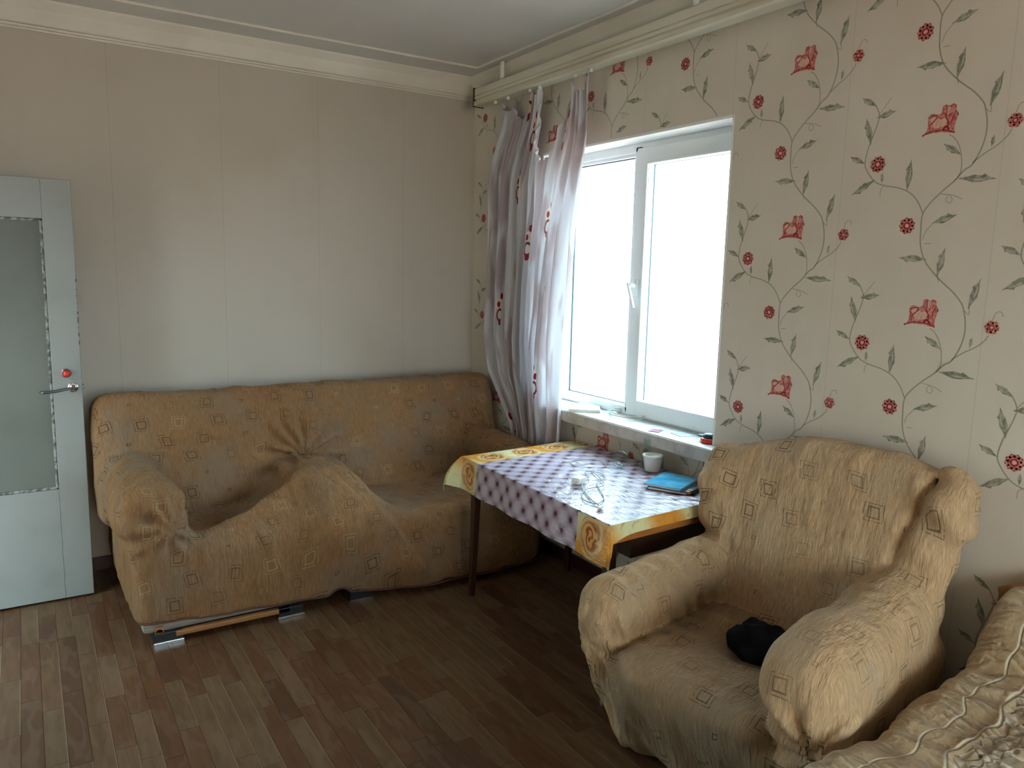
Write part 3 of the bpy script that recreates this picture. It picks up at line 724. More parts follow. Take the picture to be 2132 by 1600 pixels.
# ------------------------------------------------------------------ armchair (built facing -y, then turned)
def chair_prims(P):
    x, y, z = P[..., 0], P[..., 1], P[..., 2]
    Q = P.copy(); Q[..., 0] = x/(1+.10*(1-sstep(.0, .45, z)))
    f_ = 1-.15*(1-sstep(.0, .50, z)); P0 = P
    P = np.stack([x/f_, (y-.35)/f_+.35, z], -1); x, y, z = P[..., 0], P[..., 1], P[..., 2]
    body = sd_box(P, (0, .02, .20), (.42, .37, .20), .08)
    body = smin(body, sd_box(P, (0, -.10, .18), (.36, .30, .17), .09), .05)
    cush = sd_box(P, (0, -.075, .325), (.27, .345, .09), .07)
    seat = smin(body, cush, .09)+.035*gauss(x, .22)*gauss(y+.02, .2)*sstep(.3, .42, z)
    R = rotx(P0, (0, .20, .41), math.radians(-14)); rx, ry, rz = R[..., 0], R[..., 1], R[..., 2]
    wid = .36+.09*sstep(.15, .58, rz)
    top = .675-.10*(rx/.45)**2*np.where(rx < 0, 1.3, .45)
    Rs = np.stack([rx*.49/wid, ry, rz], -1)
    back = sd_box(Rs, (0, .075, .25), (.49, .085, .50), .075); back = smax(back, rz-top, .09)
    ear = sd_ell(R, (.428, .03, .545), (.062, .09, .088)); ear2 = sd_ell(R, (-.385, .06, .40), (.045, .08, .14))
    back = smin(smin(back, ear, .06), ear2, .10)
    back = smin(back, sd_caps(R, (.415, .05, .52), (.375, .03, .14), .05, .05), .05)
    aL = sd_caps(P, (-.360, -.29, .50), (-.345, .30, .55), .100, .09, 1.1); aL = smin(aL, sd_box(P, (-.375, .0, .27), (.075, .38, .25), .06), .04)
    aR = sd_caps(P, (.345, -.30, .55), (.33, .30, .60), .120, .11, 1.08); aR = smin(aR, sd_box(P, (.36, .0, .27), (.090, .39, .25), .07), .05)
    return seat, back, aL, aR
def chair_fn(P):
    s, b_, l, r = chair_prims(P); x, y, z = P[..., 0], P[..., 1], P[..., 2]
    d = smin(smin(s, b_, .02), smin(l, r, .03), .014)
    nb = np.abs(d) < .08; Q = P[nb]; qx, qy, qz = Q[..., 0], Q[..., 1], Q[..., 2]
    disp = .011*vnoise(Q, (4, 5, 4))+.004*vnoise(Q, (18, 10, 7))
    # pleat knots on the arm fronts
    for cx, cz, amp in ((.42, .42, .014), (-.40, .40, .008)):
        a = np.arctan2(qz-cz, qx-cx); rr_ = np.hypot(qz-cz, qx-cx)
        disp += amp*np.sin(a*8+2.2*vnoise(Q, (7, 7, 7)))*gauss(rr_-.09, .09)*(1-sstep(-.34, -.20, qy))
    disp += .045*gauss(np.hypot(qz-.42, qx-.46), .035)*(1-sstep(-.42, -.30, qy))
    # slanting creases on the inner arm and around the back corners
    disp += .008*np.sin((qy*1.0+qz*.7)*70+3*vnoise(Q, (4, 4, 4)))*gauss(qx+.30, .07)*sstep(.36, .42, qz)*(1-sstep(.2, .3, qy))
    disp += .010*np.sin((qx*.8+qz*1.0)*42+2*vnoise(Q, (5, 5, 5)))*gauss(qx-.42, .12)*sstep(.66, .8, qz)
    disp += .007*np.sin((-qx*.7+qz*1.0)*46+2*vnoise(Q, (5, 5, 5)))*gauss(qx+.40, .10)*sstep(.60, .7, qz)
    disp += .012*np.sin(qx*38-qz*10+3*vnoise(Q, (4, 2, 3)))*(1-sstep(.15, .38, qz))*(1-sstep(-.2, .0, qy))
    disp += .014*np.abs(np.sin(qx*30+qz*9+2*vnoise(Q, (3, 3, 2))))*(1-sstep(-.22, -.12, qx))*(1-sstep(.34, .50, qz))*(1-sstep(-.15, .0, qy))
    disp += .007*(1-np.abs(vnoise(Q, (5, 4, 3)))*3).clip(0, 1)+.005*(1-np.abs(vnoise(Q+3.7, (9, 7, 5)))*3.5).clip(0, 1)
    disp -= .034*gauss(qx-(.285+.28*(qz-.70)), .016)*sstep(.66, .80, qz)*(1-sstep(.97, 1.03, qz))
    d[nb] -= disp
    return np.maximum(d, .012-z)
chair = thing('armchair', 'wide armchair in a crumpled tan slipcover with square pattern, beside the table', 'armchair', (1.938, 1.530, 0), math.radians(-81.5))
Vt, F = surface_nets(chair_fn, (-.66, -.60, -.02), (.68, .60, 1.16), .0105)
cls = np.stack(chair_prims(Vt[F].mean(1)), -1).argmin(1)
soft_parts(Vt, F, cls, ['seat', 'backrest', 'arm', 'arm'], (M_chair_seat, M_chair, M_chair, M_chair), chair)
for sx_, sy_ in ((-.24, -.14), (.24, -.14), (-.24, .28), (.24, .28)):
    bm = bmesh.new(); b_cyl(bm, (sx_, sy_, 0), (sx_, sy_, .05), .02, .025, 16); link('foot', mesh_of(bm), M_black, chair)

# black crumpled garment on the chair
def sock_fn(P):
    d = sd_ell(P, (-.070, -.01, .045), (.085, .065, .052)); d = smin(d, sd_ell(P, (.060, .02, .045), (.075, .055, .05)), .02)
    d = smin(d, sd_ell(P, (.030, .060, .070), (.040, .030, .045)), .02)
    d = smin(d, sd_ell(P, (-.110, .03, .045), (.035, .03, .045)), .015)
    return d-.012*vnoise(P, (28, 28, 28))-.006*vnoise(P, (60, 60, 60))
Vt, F = surface_nets(sock_fn, (-.2, -.12, -.03), (.2, .14, .16), .006)
M_blackcloth = Mat('black_knit', .95, (.006, .006, .007), .1)
o = link('crumpled_garment', np_mesh('garment', Vt, F), M_blackcloth, None, label='small crumpled black cloth garment lying on the armchair seat', category='clothing')
o.location = (1.965, 1.405, .392); o.scale = (1.3, 1.3, 1.2); o.rotation_euler = (0, 0, math.radians(-70))

# ------------------------------------------------------------------ table
TA, TB, TC, TD = [Vector(p) for p in ((1.752, 3.150, .0), (1.722, 2.010, .0), (2.455, 2.055, .0), (2.468, 3.205, .0))]
TZ = .715
table = thing('table', 'rectangular wooden table with dark legs under a glossy oilcloth, pushed to the window wall', 'table')
def quad_prism(name, pts, z0, z1, mat, parent, **p):
    bm = bmesh.new(); lo = [bm.verts.new((q.x, q.y, z0)) for q in pts]; hi = [bm.verts.new((q.x, q.y, z1)) for q in pts]
    bm.faces.new(lo[::-1]); bm.faces.new(hi)
    for i in range(4): bm.faces.new((lo[i], lo[(i+1) % 4], hi[(i+1) % 4], hi[i]))
    bmesh.ops.bevel(bm, geom=bm.edges[:], offset=.002, segments=1, affect='EDGES')
    return link(name, mesh_of(bm), mat, parent, **p)
quad_prism('tabletop', (TA, TB, TC, TD), TZ-.024, TZ, M_orange_wood, table)
ins = lambda s, t: TB+(TC-TB)*s+(TA-TB)*t+(TD-TC-TA+TB)*s*t
def apron(s0, t0, s1, t1):
    a, b_ = ins(s0, t0), ins(s1, t1); d = (b_-a).normalized(); n = Vector((-d.y, d.x, 0))*.009
    quad_prism('apron', (a-n, b_-n, b_+n, a+n), TZ-.085, TZ-.024, M_orange_wood, table)
apron(.06, .03, .94, .03); apron(.06, .97, .94, .97); apron(.06, .03, .06, .97); apron(.94, .03, .94, .97)
for s, t, ox, oy in ((.075, .055, -.005, -.01), (.93, .055, 0, 0), (.085, .965, -.010, .020), (.93, .965, 0, 0)):
    c = ins(s, t); bm = bmesh.new(); r_ = bmesh.ops.create_cube(bm, size=1)
    for v in r_['verts']:
        w = .042 if v.co.z > 0 else .028
        v.co = Vector((c.x+v.co.x*w+(ox if v.co.z < 0 else 0), c.y+v.co.y*w+(oy if v.co.z < 0 else 0), TZ-.025 if v.co.z > 0 else .006))
    bmesh.ops.bevel(bm, geom=bm.edges[:], offset=.003, segments=1, affect='EDGES')
    lg = link('leg', mesh_of(bm), M_dark_wood, table)
    bm = bmesh.new(); b_cyl(bm, (c.x+ox, c.y+oy, 0), (c.x+ox, c.y+oy, .010), .016, n=16); link('leg_cap', mesh_of(bm), M_chrome, lg)
# oilcloth: flat sheet coordinates (s across, t along) with overhang
def oilcloth():
    Lx, Ly = .735, 1.14; ov = dict(xm=.158, xp=.012, ym=.050, yp=.125)
    us = np.linspace(-ov['xm'], Lx+ov['xp'], 150); vs_ = np.linspace(-ov['ym']-.07, Ly+ov['yp'], 220)
    U, W = np.meshgrid(us, vs_, indexing='ij')
    # the front strip is short in its middle and long at the near corner
    front_len = ov['ym']+.03*gauss(U+ov['xm']*.2, .08)+.055*(U < 0)
    W = np.where(W < 0, W*np.minimum(1, front_len/(ov['ym']+.07)), W)
    cu, cw = np.clip(U, 0, Lx), np.clip(W, 0, Ly); ox, oy = U-cu, W-cw
    s, t = cu/Lx, cw/Ly
    A_, B_, C_, D_ = [np.array(q) for q in (TA, TB, TC, TD)]
    base = B_+(C_-B_)*s[..., None]+(A_-B_)*t[..., None]+(D_-C_-A_+B_)*(s*t)[..., None]
    r = np.hypot(ox, oy); dc = np.minimum(np.hypot(U, W-Ly), 9)
    dcB = np.hypot(U, W)
    g = gauss(dc, .24)*((ox < 0) | (oy > 0)); gB = gauss(dcB, .10)
    out = .10+.66*g*(oy > 0)+.02*gB
    wave = .010*np.sin(W*22)*np.clip(-ox/.1, 0, 1)
    hx, hy = ox*out, oy*out
    drop = np.where(r > 0, np.maximum(r*np.sqrt(np.maximum(1-out**2, .2))-.004, 0), 0)
    X = base[..., 0]+hx-wave*.6+np.sign(ox)*.004*(r > 0); Y = base[..., 1]+hy+np.sign(oy)*.004*(r > 0)
    P3 = np.stack([X, Y, U*0], -1)
    wr = .0016*vnoise(np.stack([U, W, U*0], -1), (22, 30, 1))+.0010*vnoise(np.stack([U+W*.5, W-U*.6, U*0+3], -1), (70, 25, 1))
    # wrinkles stronger towards the wall and the near corner
    Z = TZ+.0035-drop+wr*(r == 0)*(.5+1.2*sstep(.25, .5, U))
    X = np.minimum(X, XW-.004)
    P3 = np.stack([X, Y, Z], -1)
    return grid_mesh('oilcloth', P3, np.stack([U, W], -1))
m = Mat('printed_oilcloth', .09, (.6, .6, .6), .5)
m.b.inputs['IOR'].default_value = 1.33
m.b.inputs['Coat Weight'].default_value = 0; m.b.inputs['Coat Roughness'].default_value = .08
u, v, _ = m.sep(m.coord('UV'))
# padded lilac lozenges with dark buttons
a = (u*.86+v)/.094; b_ = (u*.86-v)/.094
fa = (a.frac()-.5); fb = (b_.frac()-.5)
btn = ((a+.5).frac()-.5)*((a+.5).frac()-.5)+((b_+.5).frac()-.5)*((b_+.5).frac()-.5)
btn = btn.sqrt()
edge = fa.abs().max(fb.abs())
lil = m.mix(edge.step(.15, .5)*.45, (.48, .41, .49), (.27, .21, .27))
lil = m.mix(btn.step(.50, .05)*.85, lil, (.17, .11, .15))
lil = m.mix(btn.step(.20, .08), lil, (.09, .025, .03))
# rose border at both ends
bw = v.lt(-.001).max(v.lt(.19)*u.lt(-.004)); bf = v.gt(.985)
border = bw.max(bf)
cell = (u+.1775)/.205; cu_f = (cell.frac()-.5)*.205
vc = v-(bf*1.062)-(bw*.095)
rr0 = (cu_f*cu_f+vc*vc*1.25).sqrt()
ang = cu_f.atan2(vc)
nz = m.noise(m.comb(u, v), 26, 3)
spir = ((rr0*190.0)+ang*1.0+((ang*2.5+rr0*70.0).sin()*1.7)+nz*4.0).sin()
rose = m.mix(spir.step(-.5, .7), (.66, .36, .12), (.30, .085, .02))
rose = m.mix(rr0.step(.03, .085)*.55, rose, (.78, .58, .30))
gold = m.mix(((u*17.0+v*9.0).sin()).step(-.8, .9), (.62, .27, .04), (.66, .64, .36))
gold = m.mix(nz.step(.55, .75)*.5, gold, (.35, .11, .02))
bord = m.mix(rr0.step(.088, .076), gold, rose)
m.color(m.mix(border, lil, bord))
wv = m.noise(m.coord('UV', (1, .35, 1), (0, 0, .9)), 26, 5, .6); wv2 = m.noise(m.coord('UV', (.4, 1, 1), (0, 0, .5)), 60, 3)
m.bump((wv-.5).abs()*-1.6+wv2*.3+(m.noise(m.coord('UV', (1, .3, 1), (0, 0, -.7)), 34, 3)-.5).abs()*-1.0, .45, .012)
M_oil = m
p, q = ins(.22, .05), ins(.93, .05); p2, q2 = ins(.93, .60), ins(.22, .60)
quad_prism('drawer_box', (p, q, p2, q2), TZ-.175, TZ-.086, M_dark_wood, table)
link('tablecloth', oilcloth(), M_oil, None, label='glossy oilcloth with lilac padded print and golden rose borders, draped over the table', category='tablecloth')

# ------------------------------------------------------------------ things on the table
TT = TZ+.006
def lathe_obj(name, prof, mat, loc, parent=None, n=36, **p):
    bm = bmesh.new(); b_lathe(bm, prof, n); o = link(name, mesh_of(bm, smooth=True), mat, parent, **p); o.location = loc; return o
lathe_obj('cup', [(0, .001), (.033, 0), (.036, .004), (.042, .050), (.044, .066), (.0475, .068), (.0475, .076), (.0435, .0765), (.040, .066), (.038, .050), (.033, .010), (0, .007)],
          M_ceramic, (2.385, 2.510, TT), label='small white round cup with a thick rim standing on the table by the sill', category='cup')
lathe_obj('glass_vase', [(0, 0), (.020, .001), (.022, .02), (.020, .08), (.017, .115), (.0195, .130), (.0215, .134), (.0185, .133), (.015, .115), (.018, .08), (.019, .02), (0, .008)],
          M_clear, (2.412, 2.580, TT), label='narrow clear glass standing behind the white cup', category='glass')
bm = bmesh.new(); b_lathe(bm, [(0, 0), (.030, 0), (.036, .05), (.040, .085), (.0385, .085), (.034, .05), (.028, .004), (0, .004)], 30)
o = link('plastic_cup', mesh_of(bm, smooth=True), M_clear, None, label='clear plastic cup lying on its side left of the white cup', category='cup')
o.location = (2.335, 2.66, TT+.040); o.rotation_euler = (math.radians(88), 0, math.radians(-50))
ch = thing('charger', 'white phone charger plug with thin grey cable looped on the table', 'charger', (1.955, 2.50, TT), math.radians(20))
box('plug', (-.028, -.020, .0), (.028, .020, .028), M_white_pl, ch, bev=.004)
bm = bmesh.new()
for s in (-.01, .01): b_cyl(bm, (-.028, s, .014), (-.048, s, .014), .0022, n=8)
link('pin', mesh_of(bm), M_chrome, ch)
M_cable = Mat('grey_cable', .45, (.30, .33, .32))
pts = [(.028, .0, .010), (.055, -.01, .004), (.11, .02, .003), (.17, .075, .003), (.20, .02, .003), (.14, -.05, .005), (.05, -.06, .003), (-.03, -.12, .003), (-.13, -.20, .003), (-.215, -.215, .003), (-.19, -.14, .003), (-.08, -.08, .004), (.02, -.11, .007), (.12, -.03, .006), (.22, .07, .003), (.33, .06, .003), (.40, .16, .003), (.31, .23, .003), (.23, .17, .003), (.30, .13, .005)]
bm = bmesh.new(); b_tube(bm, catmull(pts, 8), .0021, 7); link('cable', mesh_of(bm, smooth=True), M_cable, ch)
bm = bmesh.new(); b_tube(bm, catmull([(-.0, -.020, .006), (-.055, -.05, .003), (-.13, -.12, .003), (-.185, -.18, .003), (-.235, -.245, .006)], 7), .0022, 7)
link('cable', mesh_of(bm, smooth=True), M_cable, ch); 
bm = bmesh.new(); b_box(bm, (-.262, -.262, .002), (-.235, -.248, .010), .002); link('cable_end', mesh_of(bm), M_white_pl, ch)
def mag_mat(name, c1, c2):
    m = Mat(name, .12, c1, .6); _o = m.coord('Object'); m.color(m.mix(m.noise(_o, 14, 4).step(.38, .66), c1, c2)); return m
M_page = Mat('paper_pages', .8, (.62, .55, .48))
def booklet(name, label, cx, cy, z, w, l, h, rz, mat, cat, cover=.0015):
    t = thing(name, label, cat, (cx, cy, z), rz)
    box('page_block', (-w/2+.002, -l/2+.002, cover), (w/2-.001, l/2-.002, h-cover), M_page, t)
    bm = bmesh.new(); b_box(bm, (-w/2, -l/2, 0), (w/2, l/2, cover)); b_box(bm, (-w/2, -l/2, h-cover), (w/2, l/2, h)); b_box(bm, (-w/2-.0015, -l/2, 0), (-w/2+.001, l/2, h))
    link('cover', mesh_of(bm), mat, t); return t
booklet('notebook', 'dark blue notebook underneath the bright blue magazine on the table', 2.300, 2.275, TT, .165, .235, .010, math.radians(-62), mag_mat('navy_cover', (.03, .06, .12), (.05, .12, .22)), 'notebook')
booklet('magazine', 'bright blue glossy magazine, topmost of the stack near the armchair', 2.295, 2.290, TT+.0105, .160, .225, .010, math.radians(-66), mag_mat('blue_cover', (.03, .33, .62), (.12, .52, .75)), 'magazine')
bm = bmesh.new(); b_box(bm, (-.05, -.014, 0), (.05, .014, .018), .006, 3); o = thing('lighter', 'black lighter with orange end lying by the blue magazine', 'lighter', (2.305, 2.165, TT), math.radians(15))
link('body', mesh_of(bm), M_black, o)
bm = bmesh.new(); b_box(bm, (-.066, -.010, .002), (-.048, .010, .016), .004); link('cap', mesh_of(bm), Mat('orange_plastic', .3, (.55, .20, .05)), o)
bm = bmesh.new(); b_tube(bm, catmull([(2.36, 2.21, TT+.005), (2.41, 2.19, TT+.018), (2.43, 2.15, TT+.008), (2.40, 2.13, TT+.004), (2.35, 2.15, TT+.004)], 6), .0042, 8)
link('black_cable', mesh_of(bm, smooth=True), M_black, None, label='short black cable curled at the table corner beside the armchair back', category='cable')

# ------------------------------------------------------------------ things on the sill
SZ = .8805
booklet('book', 'pale green book lying on the left end of the window sill', 2.535, 3.215, SZ, .165, .21, .016, math.radians(-38), mag_mat('pale_green_cover', (.50, .66, .58), (.60, .74, .68)), 'book')
bm = bmesh.new(); b_tube(bm, catmull([(2.585+.05*math.cos(t)*(1+.1*math.sin(3*t)), 2.93+.13*math.sin(t)*(1+.12*math.cos(2*t)), SZ+.004+.001*k) for k, t in enumerate(np.linspace(0, 4.4*PI, 24))], 4), .0025, 6)
link('sill_cable', mesh_of(bm, smooth=True), Mat('beige_cable', .5, (.42, .40, .33)), None, label='thin beige cable coiled on the middle of the window sill', category='cable')
bm = bmesh.new(); rr = random.Random(5)
for k in range(9):
    c = Vector((2.56+rr.uniform(-.03, .03), 3.04+rr.uniform(-.04, .04), SZ+.012)); 
    b_box(bm, (-.02, -.014, -.0006), (.02, .014, .0006), 0, 2, Matrix.Translation(c) @ Matrix.Rotation(rr.uniform(0, 6), 4, 'Z') @ Matrix.Rotation(rr.uniform(-.5, .5), 4, 'X'))
link('crumpled_wrapper', mesh_of(bm), M_clear, None, label='crumpled clear plastic wrapper on the sill beside the pale green book', category='wrapper')
mc = Mat('red_grey_card', .3, (.2, .2, .25)); x_, y_, z_ = mc.sep(mc.coord('Object')); dd = (x_*x_+y_*y_*1.4).sqrt()
mc.color(mc.mix(dd.lt(.018), (.13, .15, .20), (.60, .04, .10)))
bm = bmesh.new(); b_box(bm, (-.032, -.027, 0), (.032, .027, .0025), .0008, 1); o = link('card', mesh_of(bm), mc, None, label='small dark card with a red spot lying on the window sill', category='card'); o.location = (2.482, 2.603, SZ); o.rotation_euler = (0, 0, .5)
bm = bmesh.new(); b_box(bm, (-.035, -.045, 0), (.035, .045, .003), .001, 1); o = link('paper_packet', mesh_of(bm), mag_mat('pale_blue_paper', (.55, .70, .78), (.68, .80, .86)), None, label='pale blue paper packet on the sill right of the red spotted card', category='packet'); o.location = (2.535, 2.485, SZ); o.rotation_euler = (0, 0, -.2)
tp = thing('tape_measure', 'red and black round tape case at the right end of the sill', 'tape measure', (2.525, 2.300, SZ), 0)
bm = bmesh.new(); b_lathe(bm, [(0, 0), (.040, 0), (.044, .004), (.044, .018), (.040, .022), (0, .022)], 30); link('case', mesh_of(bm, smooth=True), M_red, tp)
bm = bmesh.new(); b_lathe(bm, [(0, .022), (.034, .022), (.036, .030), (.026, .040), (.012, .043), (0, .043)], 26); link('hub', mesh_of(bm, smooth=True), M_black, tp)
bm = bmesh.new(); b_box(bm, (-.02, .02, .018), (.02, .060, .030), .004); link('clip', mesh_of(bm), M_dark_metal, tp)

# ------------------------------------------------------------------ curtain rail
rail = thing('curtain_rail', 'long cream grooved plastic curtain rail hung below the ceiling above the window', 'curtain rail')
prof = [(2.445, 2.702), (2.385, 2.704), (2.380, 2.698), (2.380, 2.662), (2.386, 2.659), (2.380, 2.656), (2.380, 2.641), (2.388, 2.638), (2.388, 2.632), (2.377, 2.628), (2.375, 2.606), (2.380, 2.602), (2.390, 2.600), (2.445, 2.601)]
bm = bmesh.new(); A = [[bm.verts.new((x, y, z)) for x, z in prof] for y in (4.205, -1.4)]; n = len(prof)
for i in range(n): bm.faces.new((A[0][i], A[0][(i+1) % n], A[1][(i+1) % n], A[1][i]))
bm.faces.new(A[0]); bm.faces.new(A[1][::-1]); link('valance', mesh_of(bm), M_rail, rail)
box('end_cap', (2.372, 4.205, 2.596), (2.447, 4.213, 2.708), M_dark_wood, rail, bev=.001)
for yy in (3.91, 2.4, .9, -.6): box('bracket', (2.385, yy-.011, 2.70), (2.40, yy+.011, ZC), M_white_pl, rail, bev=.002)
CLIPS = [(0, 4.00), (.13, 3.86), (.30, 3.635), (.42, 3.54), (.80, 3.225), (1.0, 3.10)]

# curtain
mcu = Mat('patterned_sheer_curtain', .8, (.72, .70, .72), .1)
u, v, _ = mcu.sep(mcu.coord('UV')); ob = mcu.coord('UV')
cellu = u/.24; colid = cellu.floor(); vv2 = v/.44+(colid*.37).frac(); rowid = vv2.floor()
px = (cellu.frac()-.5)*.24; py = (vv2.frac()-.5)*.44
r1, r2, r3 = mcu.white(mcu.comb(colid, rowid, 2.0)); px = px+(r1-.5)*.10+r2.gt(.42)*5.0
def ell(cx, cy, rx, ry):
    a = (px-cx)/rx; b2 = (py-cy)/ry; return (a*a+b2*b2).sqrt()
dots = ell(.012, .085, .014, .020).lt(1).max(ell(-.012, .035, .012, .018).lt(1)).max(ell(.0, -.075, .013, .020).lt(1))
hook = ((ell(-.002, -.03, .022, .034)-1.0).abs().lt(.22))*px.lt(.012)
cream = ell(-.008, .035, .026, .034).lt(1).max(ell(.004, .0, .012, .07).lt(1))
band = mcu.noise(mcu.comb(u*1.0, v*.22), 9, 2).step(.50, .60)
hatch = ((u*1150.0+(v*60.0).sin()*1.3).sin().gt(.25)*((v*700.0).sin().gt(-.55)))*band
c = mcu.mix(band*.55, (.62, .60, .63), (.40, .30, .30)); c = mcu.mix(hatch*.65, c, (.22, .10, .10))
c = mcu.mix(cream*.8, c, (.80, .66, .48)); c = mcu.mix(hook, c, (.20, .03, .04)); c = mcu.mix(dots, c, (.30, .012, .035))
mcu.color(c)
mcu.bump(mcu.noise(mcu.coord('UV', (1, .2, 1)), 60, 3), .3, .004)
nt = mcu.nt; tr = nt.nodes.new('ShaderNodeBsdfTranslucent'); nt.links.new(c, tr.inputs[0])
tp_ = nt.nodes.new('ShaderNodeBsdfTransparent'); m1 = nt.nodes.new('ShaderNodeMixShader'); m2 = nt.nodes.new('ShaderNodeMixShader')
m1.inputs[0].default_value = .24; nt.links.new(mcu.b.outputs[0], m1.inputs[1]); nt.links.new(tr.outputs[0], m1.inputs[2])
m2.inputs[0].default_value = .03; nt.links.new(m1.outputs[0], m2.inputs[1]); nt.links.new(tp_.outputs[0], m2.inputs[2]); nt.links.new(m2.outputs[0], mcu.out.inputs[0])
def curtain():
    ns, ntt = 420, 150
    s = np.linspace(0, 1, ns)[:, None]; t = np.linspace(0, 1, ntt)[None, :]
    cs = np.array([c[0] for c in CLIPS]); cy = np.array([c[1] for c in CLIPS])
    ytop = np.interp(s, cs, cy)
    # droop of the top edge between the clips
    dr = np.zeros_like(s)
    for (a, _), (b2, _), dep in zip(CLIPS[:-1], CLIPS[1:], (.07, .13, .05, .40, .10)):
        k = np.clip((s-a)/(b2-a), 0, 1); dr += dep*(4*k*(1-k))**.75*((s >= a) & (s < b2))
    ztop = 2.600-dr; zbot = .30+.02*np.sin(s*9)
    z = ztop*(1-t)+zbot*t
    lz = np.array([.3, .70, 1.0, 1.22, 1.86, 2.35, 2.48, 2.60]); ly = np.array([3.72, 3.84, 4.12, 4.20, 4.16, 4.17, 4.11, 4.00])
    rz = np.array([.3, .80, 1.29, 1.82, 2.12, 2.30, 2.42, 2.60]); ry = np.array([3.30, 3.255, 3.215, 3.165, 3.105, 3.06, 3.06, 3.10])
    yl, yr = np.interp(z, lz, ly), np.interp(z, rz, ry)
    ybody = yl+(yr-yl)*(s+.05*np.sin(s*2*PI)*t)
    w = sstep(0, .42, (2.6-z)/1.2)
    y = ytop*(1-w)+ybody*w+0*z
    xc = 2.392+.058*sstep(3.45, 3.75, y)
    ph = s*2*PI*9.6+1.1*np.sin(s*7+t*2.2)+.5*np.sin(t*5+s*14)
    amp = .030*(.35+.65*sstep(0, .35, t))*(1-.25*sstep(3.6, 3.9, y))
    x = xc+amp*np.sin(ph)+.007*np.sin(ph*2.3+t*9)
    # gather towards clips at the top
    g = np.minimum.reduce([np.abs(s-c) for c in cs])
    x = x+.012*np.sin(s*210)*np.exp(-t*9)
    y = y+.018*np.cos(ph*1.0)*sstep(.05, .4, t)+.010*np.sin(z*6+s*20)*t
    P3 = np.stack([x, y, z+0*y], -1)
    UV = np.stack([s*2.0+0*t, z+0*s], -1)
    return grid_mesh('curtain', P3, UV)
link('curtain', curtain(), mcu, None, label='thin white curtain with dark red dots and brown hatching, bunched left of the window', category='curtain')
for i, (s_, y_) in enumerate(CLIPS):
    cl = None
    bm = bmesh.new(); b_box(bm, (2.398, y_-.006, 2.585), (2.412, y_+.006, 2.603), .002); link('clip', mesh_of(bm), M_white_pl, rail)

# ------------------------------------------------------------------ bed
bed = thing('bed', 'bed with golden rosette-quilted spread and brown wooden headboard, in the right corner of the view', 'bed')
BX0, BX1, BY1, BY0 = .55, 2.432, 1.015, -.55
mb = Mat('quilted_gold_bedspread', .8, (.5, .4, .28), .15)
mb.b.inputs['Sheen Weight'].default_value = .1
u, v, _ = mb.sep(mb.coord('UV')); uvs = mb.comb(u, v)
wob = mb.noise(uvs, 9, 3)
uvw = mb.comb(u+wob*.06, v+wob*.05)
vo = mb.voronoi(uvw, 17, 'F1'); vo2 = mb.voronoi(uvw, 42, 'SMOOTH_F1'); ed = mb.voronoi(uvw, 30, 'DISTANCE_TO_EDGE')
inner = (v+(u*21.0).sin()*.010+(u*57.0).sin()*.006).gt(.135)           # inside the embroidered line
line1 = ((v+(u*21.0).sin()*.010+(u*47.0).sin()*.006-.120).abs()).step(.006, .001)
line2 = ((v+(u*26.0).sin()*.010+(u*61.0).sin()*.005-.045).abs()).step(.005, .001)
rib = (u*300.0+v*60.0+wob*16.0).sin()*mb.noise(uvs, 12, 2).step(.42, .6)
c = mb.mix(mb.noise(uvs, 5, 3).step(.35, .65), (.50, .39, .25), (.36, .25, .14))
c = mb.mix(mb.noise(uvs, 22, 4, .6).step(.52, .66)*.55, c, (.24, .15, .08))
c = mb.mix(rib.step(.0, 1.0)*.35*inner.inv(), c, (.66, .57, .43))
cin = mb.mix(vo2.step(.1, .5), (.62, .54, .42), (.36, .27, .17))
cin = mb.mix(ed.step(.06, .0)*.5, cin, (.30, .22, .14))
cin = mb.mix(mb.noise(uvs, 33, 4).step(.62, .70), cin, (.10, .05, .025))
c = mb.mix(inner, c, cin); c = mb.mix(line1.max(line2)*.6, c, (.72, .66, .52)); mb.color(c)
mb.bump((vo2.inv()*2.2+ed.step(.0, .12)*1.2)*inner+rib*.5*inner.inv()+line1*1.2+line2+wob*1.2+mb.noise(uvs, 60, 3)*.8, .65, .010)
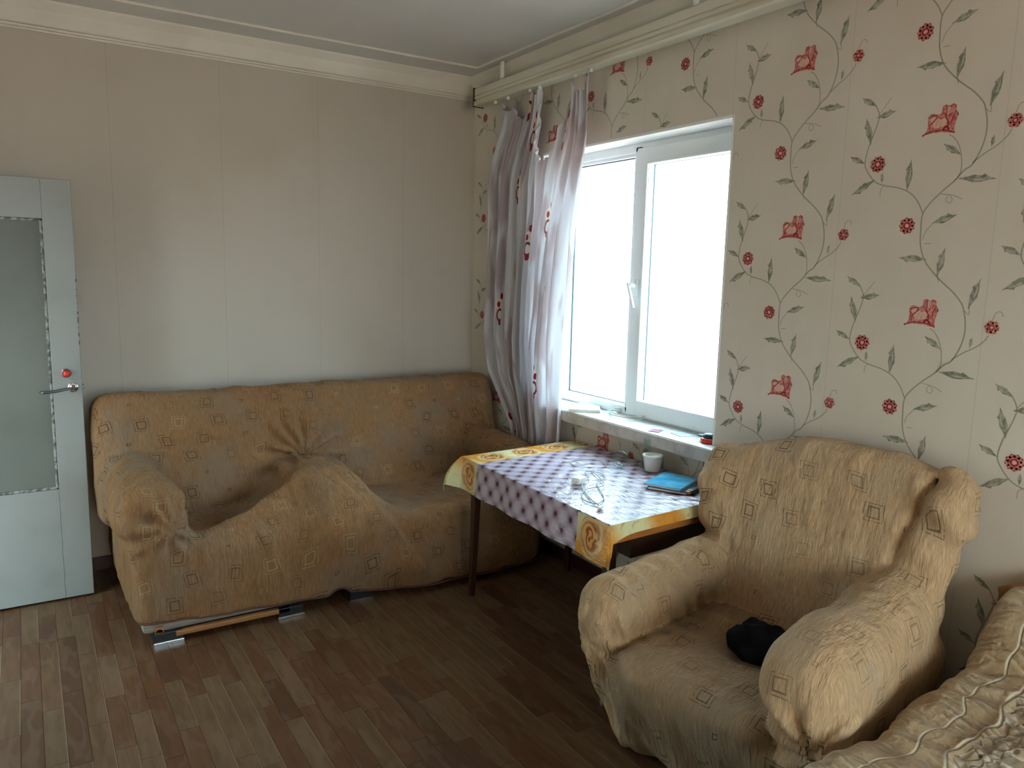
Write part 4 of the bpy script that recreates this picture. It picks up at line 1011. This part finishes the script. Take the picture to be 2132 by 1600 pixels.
# spread: v runs from the near hem over the edge and across the top
us = np.linspace(0, BX1-BX0, 380); vs2 = np.linspace(-.46, 1.45, 330)
U, W = np.meshgrid(us, vs2, indexing='ij'); Xb = BX0+U
topz = .505+.012*np.sin(Xb*3)+.19*sstep(2.17, 2.46, Xb)*sstep(-.25, -.05, W)+.03*sstep(1.75, 2.1, Xb)+.02*sstep(0.05, .5, W)
rad = .07; arc = rad*PI/2
ang = np.clip((W+arc)/arc, 0, 1)*PI/2
yy = np.where(W > 0, BY1-rad-W, BY1-rad+rad*np.cos(ang)); zz = np.where(W > 0, topz, topz-rad+rad*np.sin(ang)-np.maximum(-W-arc, 0))
Pn = np.stack([U, W, U*0], -1)
nz = .010*vnoise(Pn, (5, 4, 1))+.006*vnoise(Pn, (16, 12, 1))+.007*vnoise(Pn, (40, 34, 1))*sstep(.12, .18, W)+.004*vnoise(Pn, (90, 90, 1))*sstep(.12, .18, W)
nz += .006*gauss(W-.12+.010*np.sin(U*21), .014)+.004*np.sin(U*75+3*vnoise(Pn, (5, 9, 1)))*(1-sstep(.15, .24, W))*sstep(-.2, 0, W)
side = 1-sstep(-.12, -.02, W)
yy = yy+side*(.018*np.sin(U*14+2*vnoise(Pn, (3, 3, 1)))+nz)+(1-side)*nz*.3-.02*np.sin(Xb*5)*.5; zz = np.maximum(zz+(1-side)*nz, .02)
link('bedspread', grid_mesh('bedspread', np.stack([Xb, yy, zz], -1), np.stack([U, W], -1)), mb, bed)
box('mattress', (BX0+.04, BY0+.02, .22), (BX1-.02, BY1-.08, .46), Mat('mattress_ticking', .9, (.5, .47, .42)), bed, bev=.04, seg=3)
box('bed_frame', (BX0+.04, BY0+.01, .08), (BX1-.01, BY1-.07, .22), M_head_wood, bed, bev=.006)
for ax_, ay_ in ((BX0+.1, BY0+.08), (BX0+.1, BY1-.16), (BX1-.12, BY0+.08), (BX1-.12, BY1-.16)): box('leg', (ax_-.025, ay_-.025, 0), (ax_+.025, ay_+.025, .09), M_dark_wood, bed, bev=.003)
# headboard with an arched top
bm = bmesh.new(); ys = np.linspace(BY0, 1.045, 40); fr, bk = [], []
def hz_(y): 
    k = (y-(BY0+1.045)/2)/((1.045-BY0)/2); return .675+.20*(1-abs(k)**2.6)
for X_, L_ in ((2.438, fr), (2.478, bk)):
    L_ += [bm.verts.new((X_, y, hz_(y))) for y in ys]+[bm.verts.new((X_, ys[-1], .05)), bm.verts.new((X_, ys[0], .05))]
bm.faces.new(fr); bm.faces.new(bk[::-1]); n = len(fr)
for i in range(n): bm.faces.new((fr[i], fr[(i+1) % n], bk[(i+1) % n], bk[i]))
link('headboard', mesh_of(bm), M_head_wood, bed)
bm = bmesh.new(); b_tube(bm, [Vector((2.452, y, hz_(y)+.004)) for y in ys], .016, 10); link('headboard_rail', mesh_of(bm, smooth=True), M_slat_wood, bed)
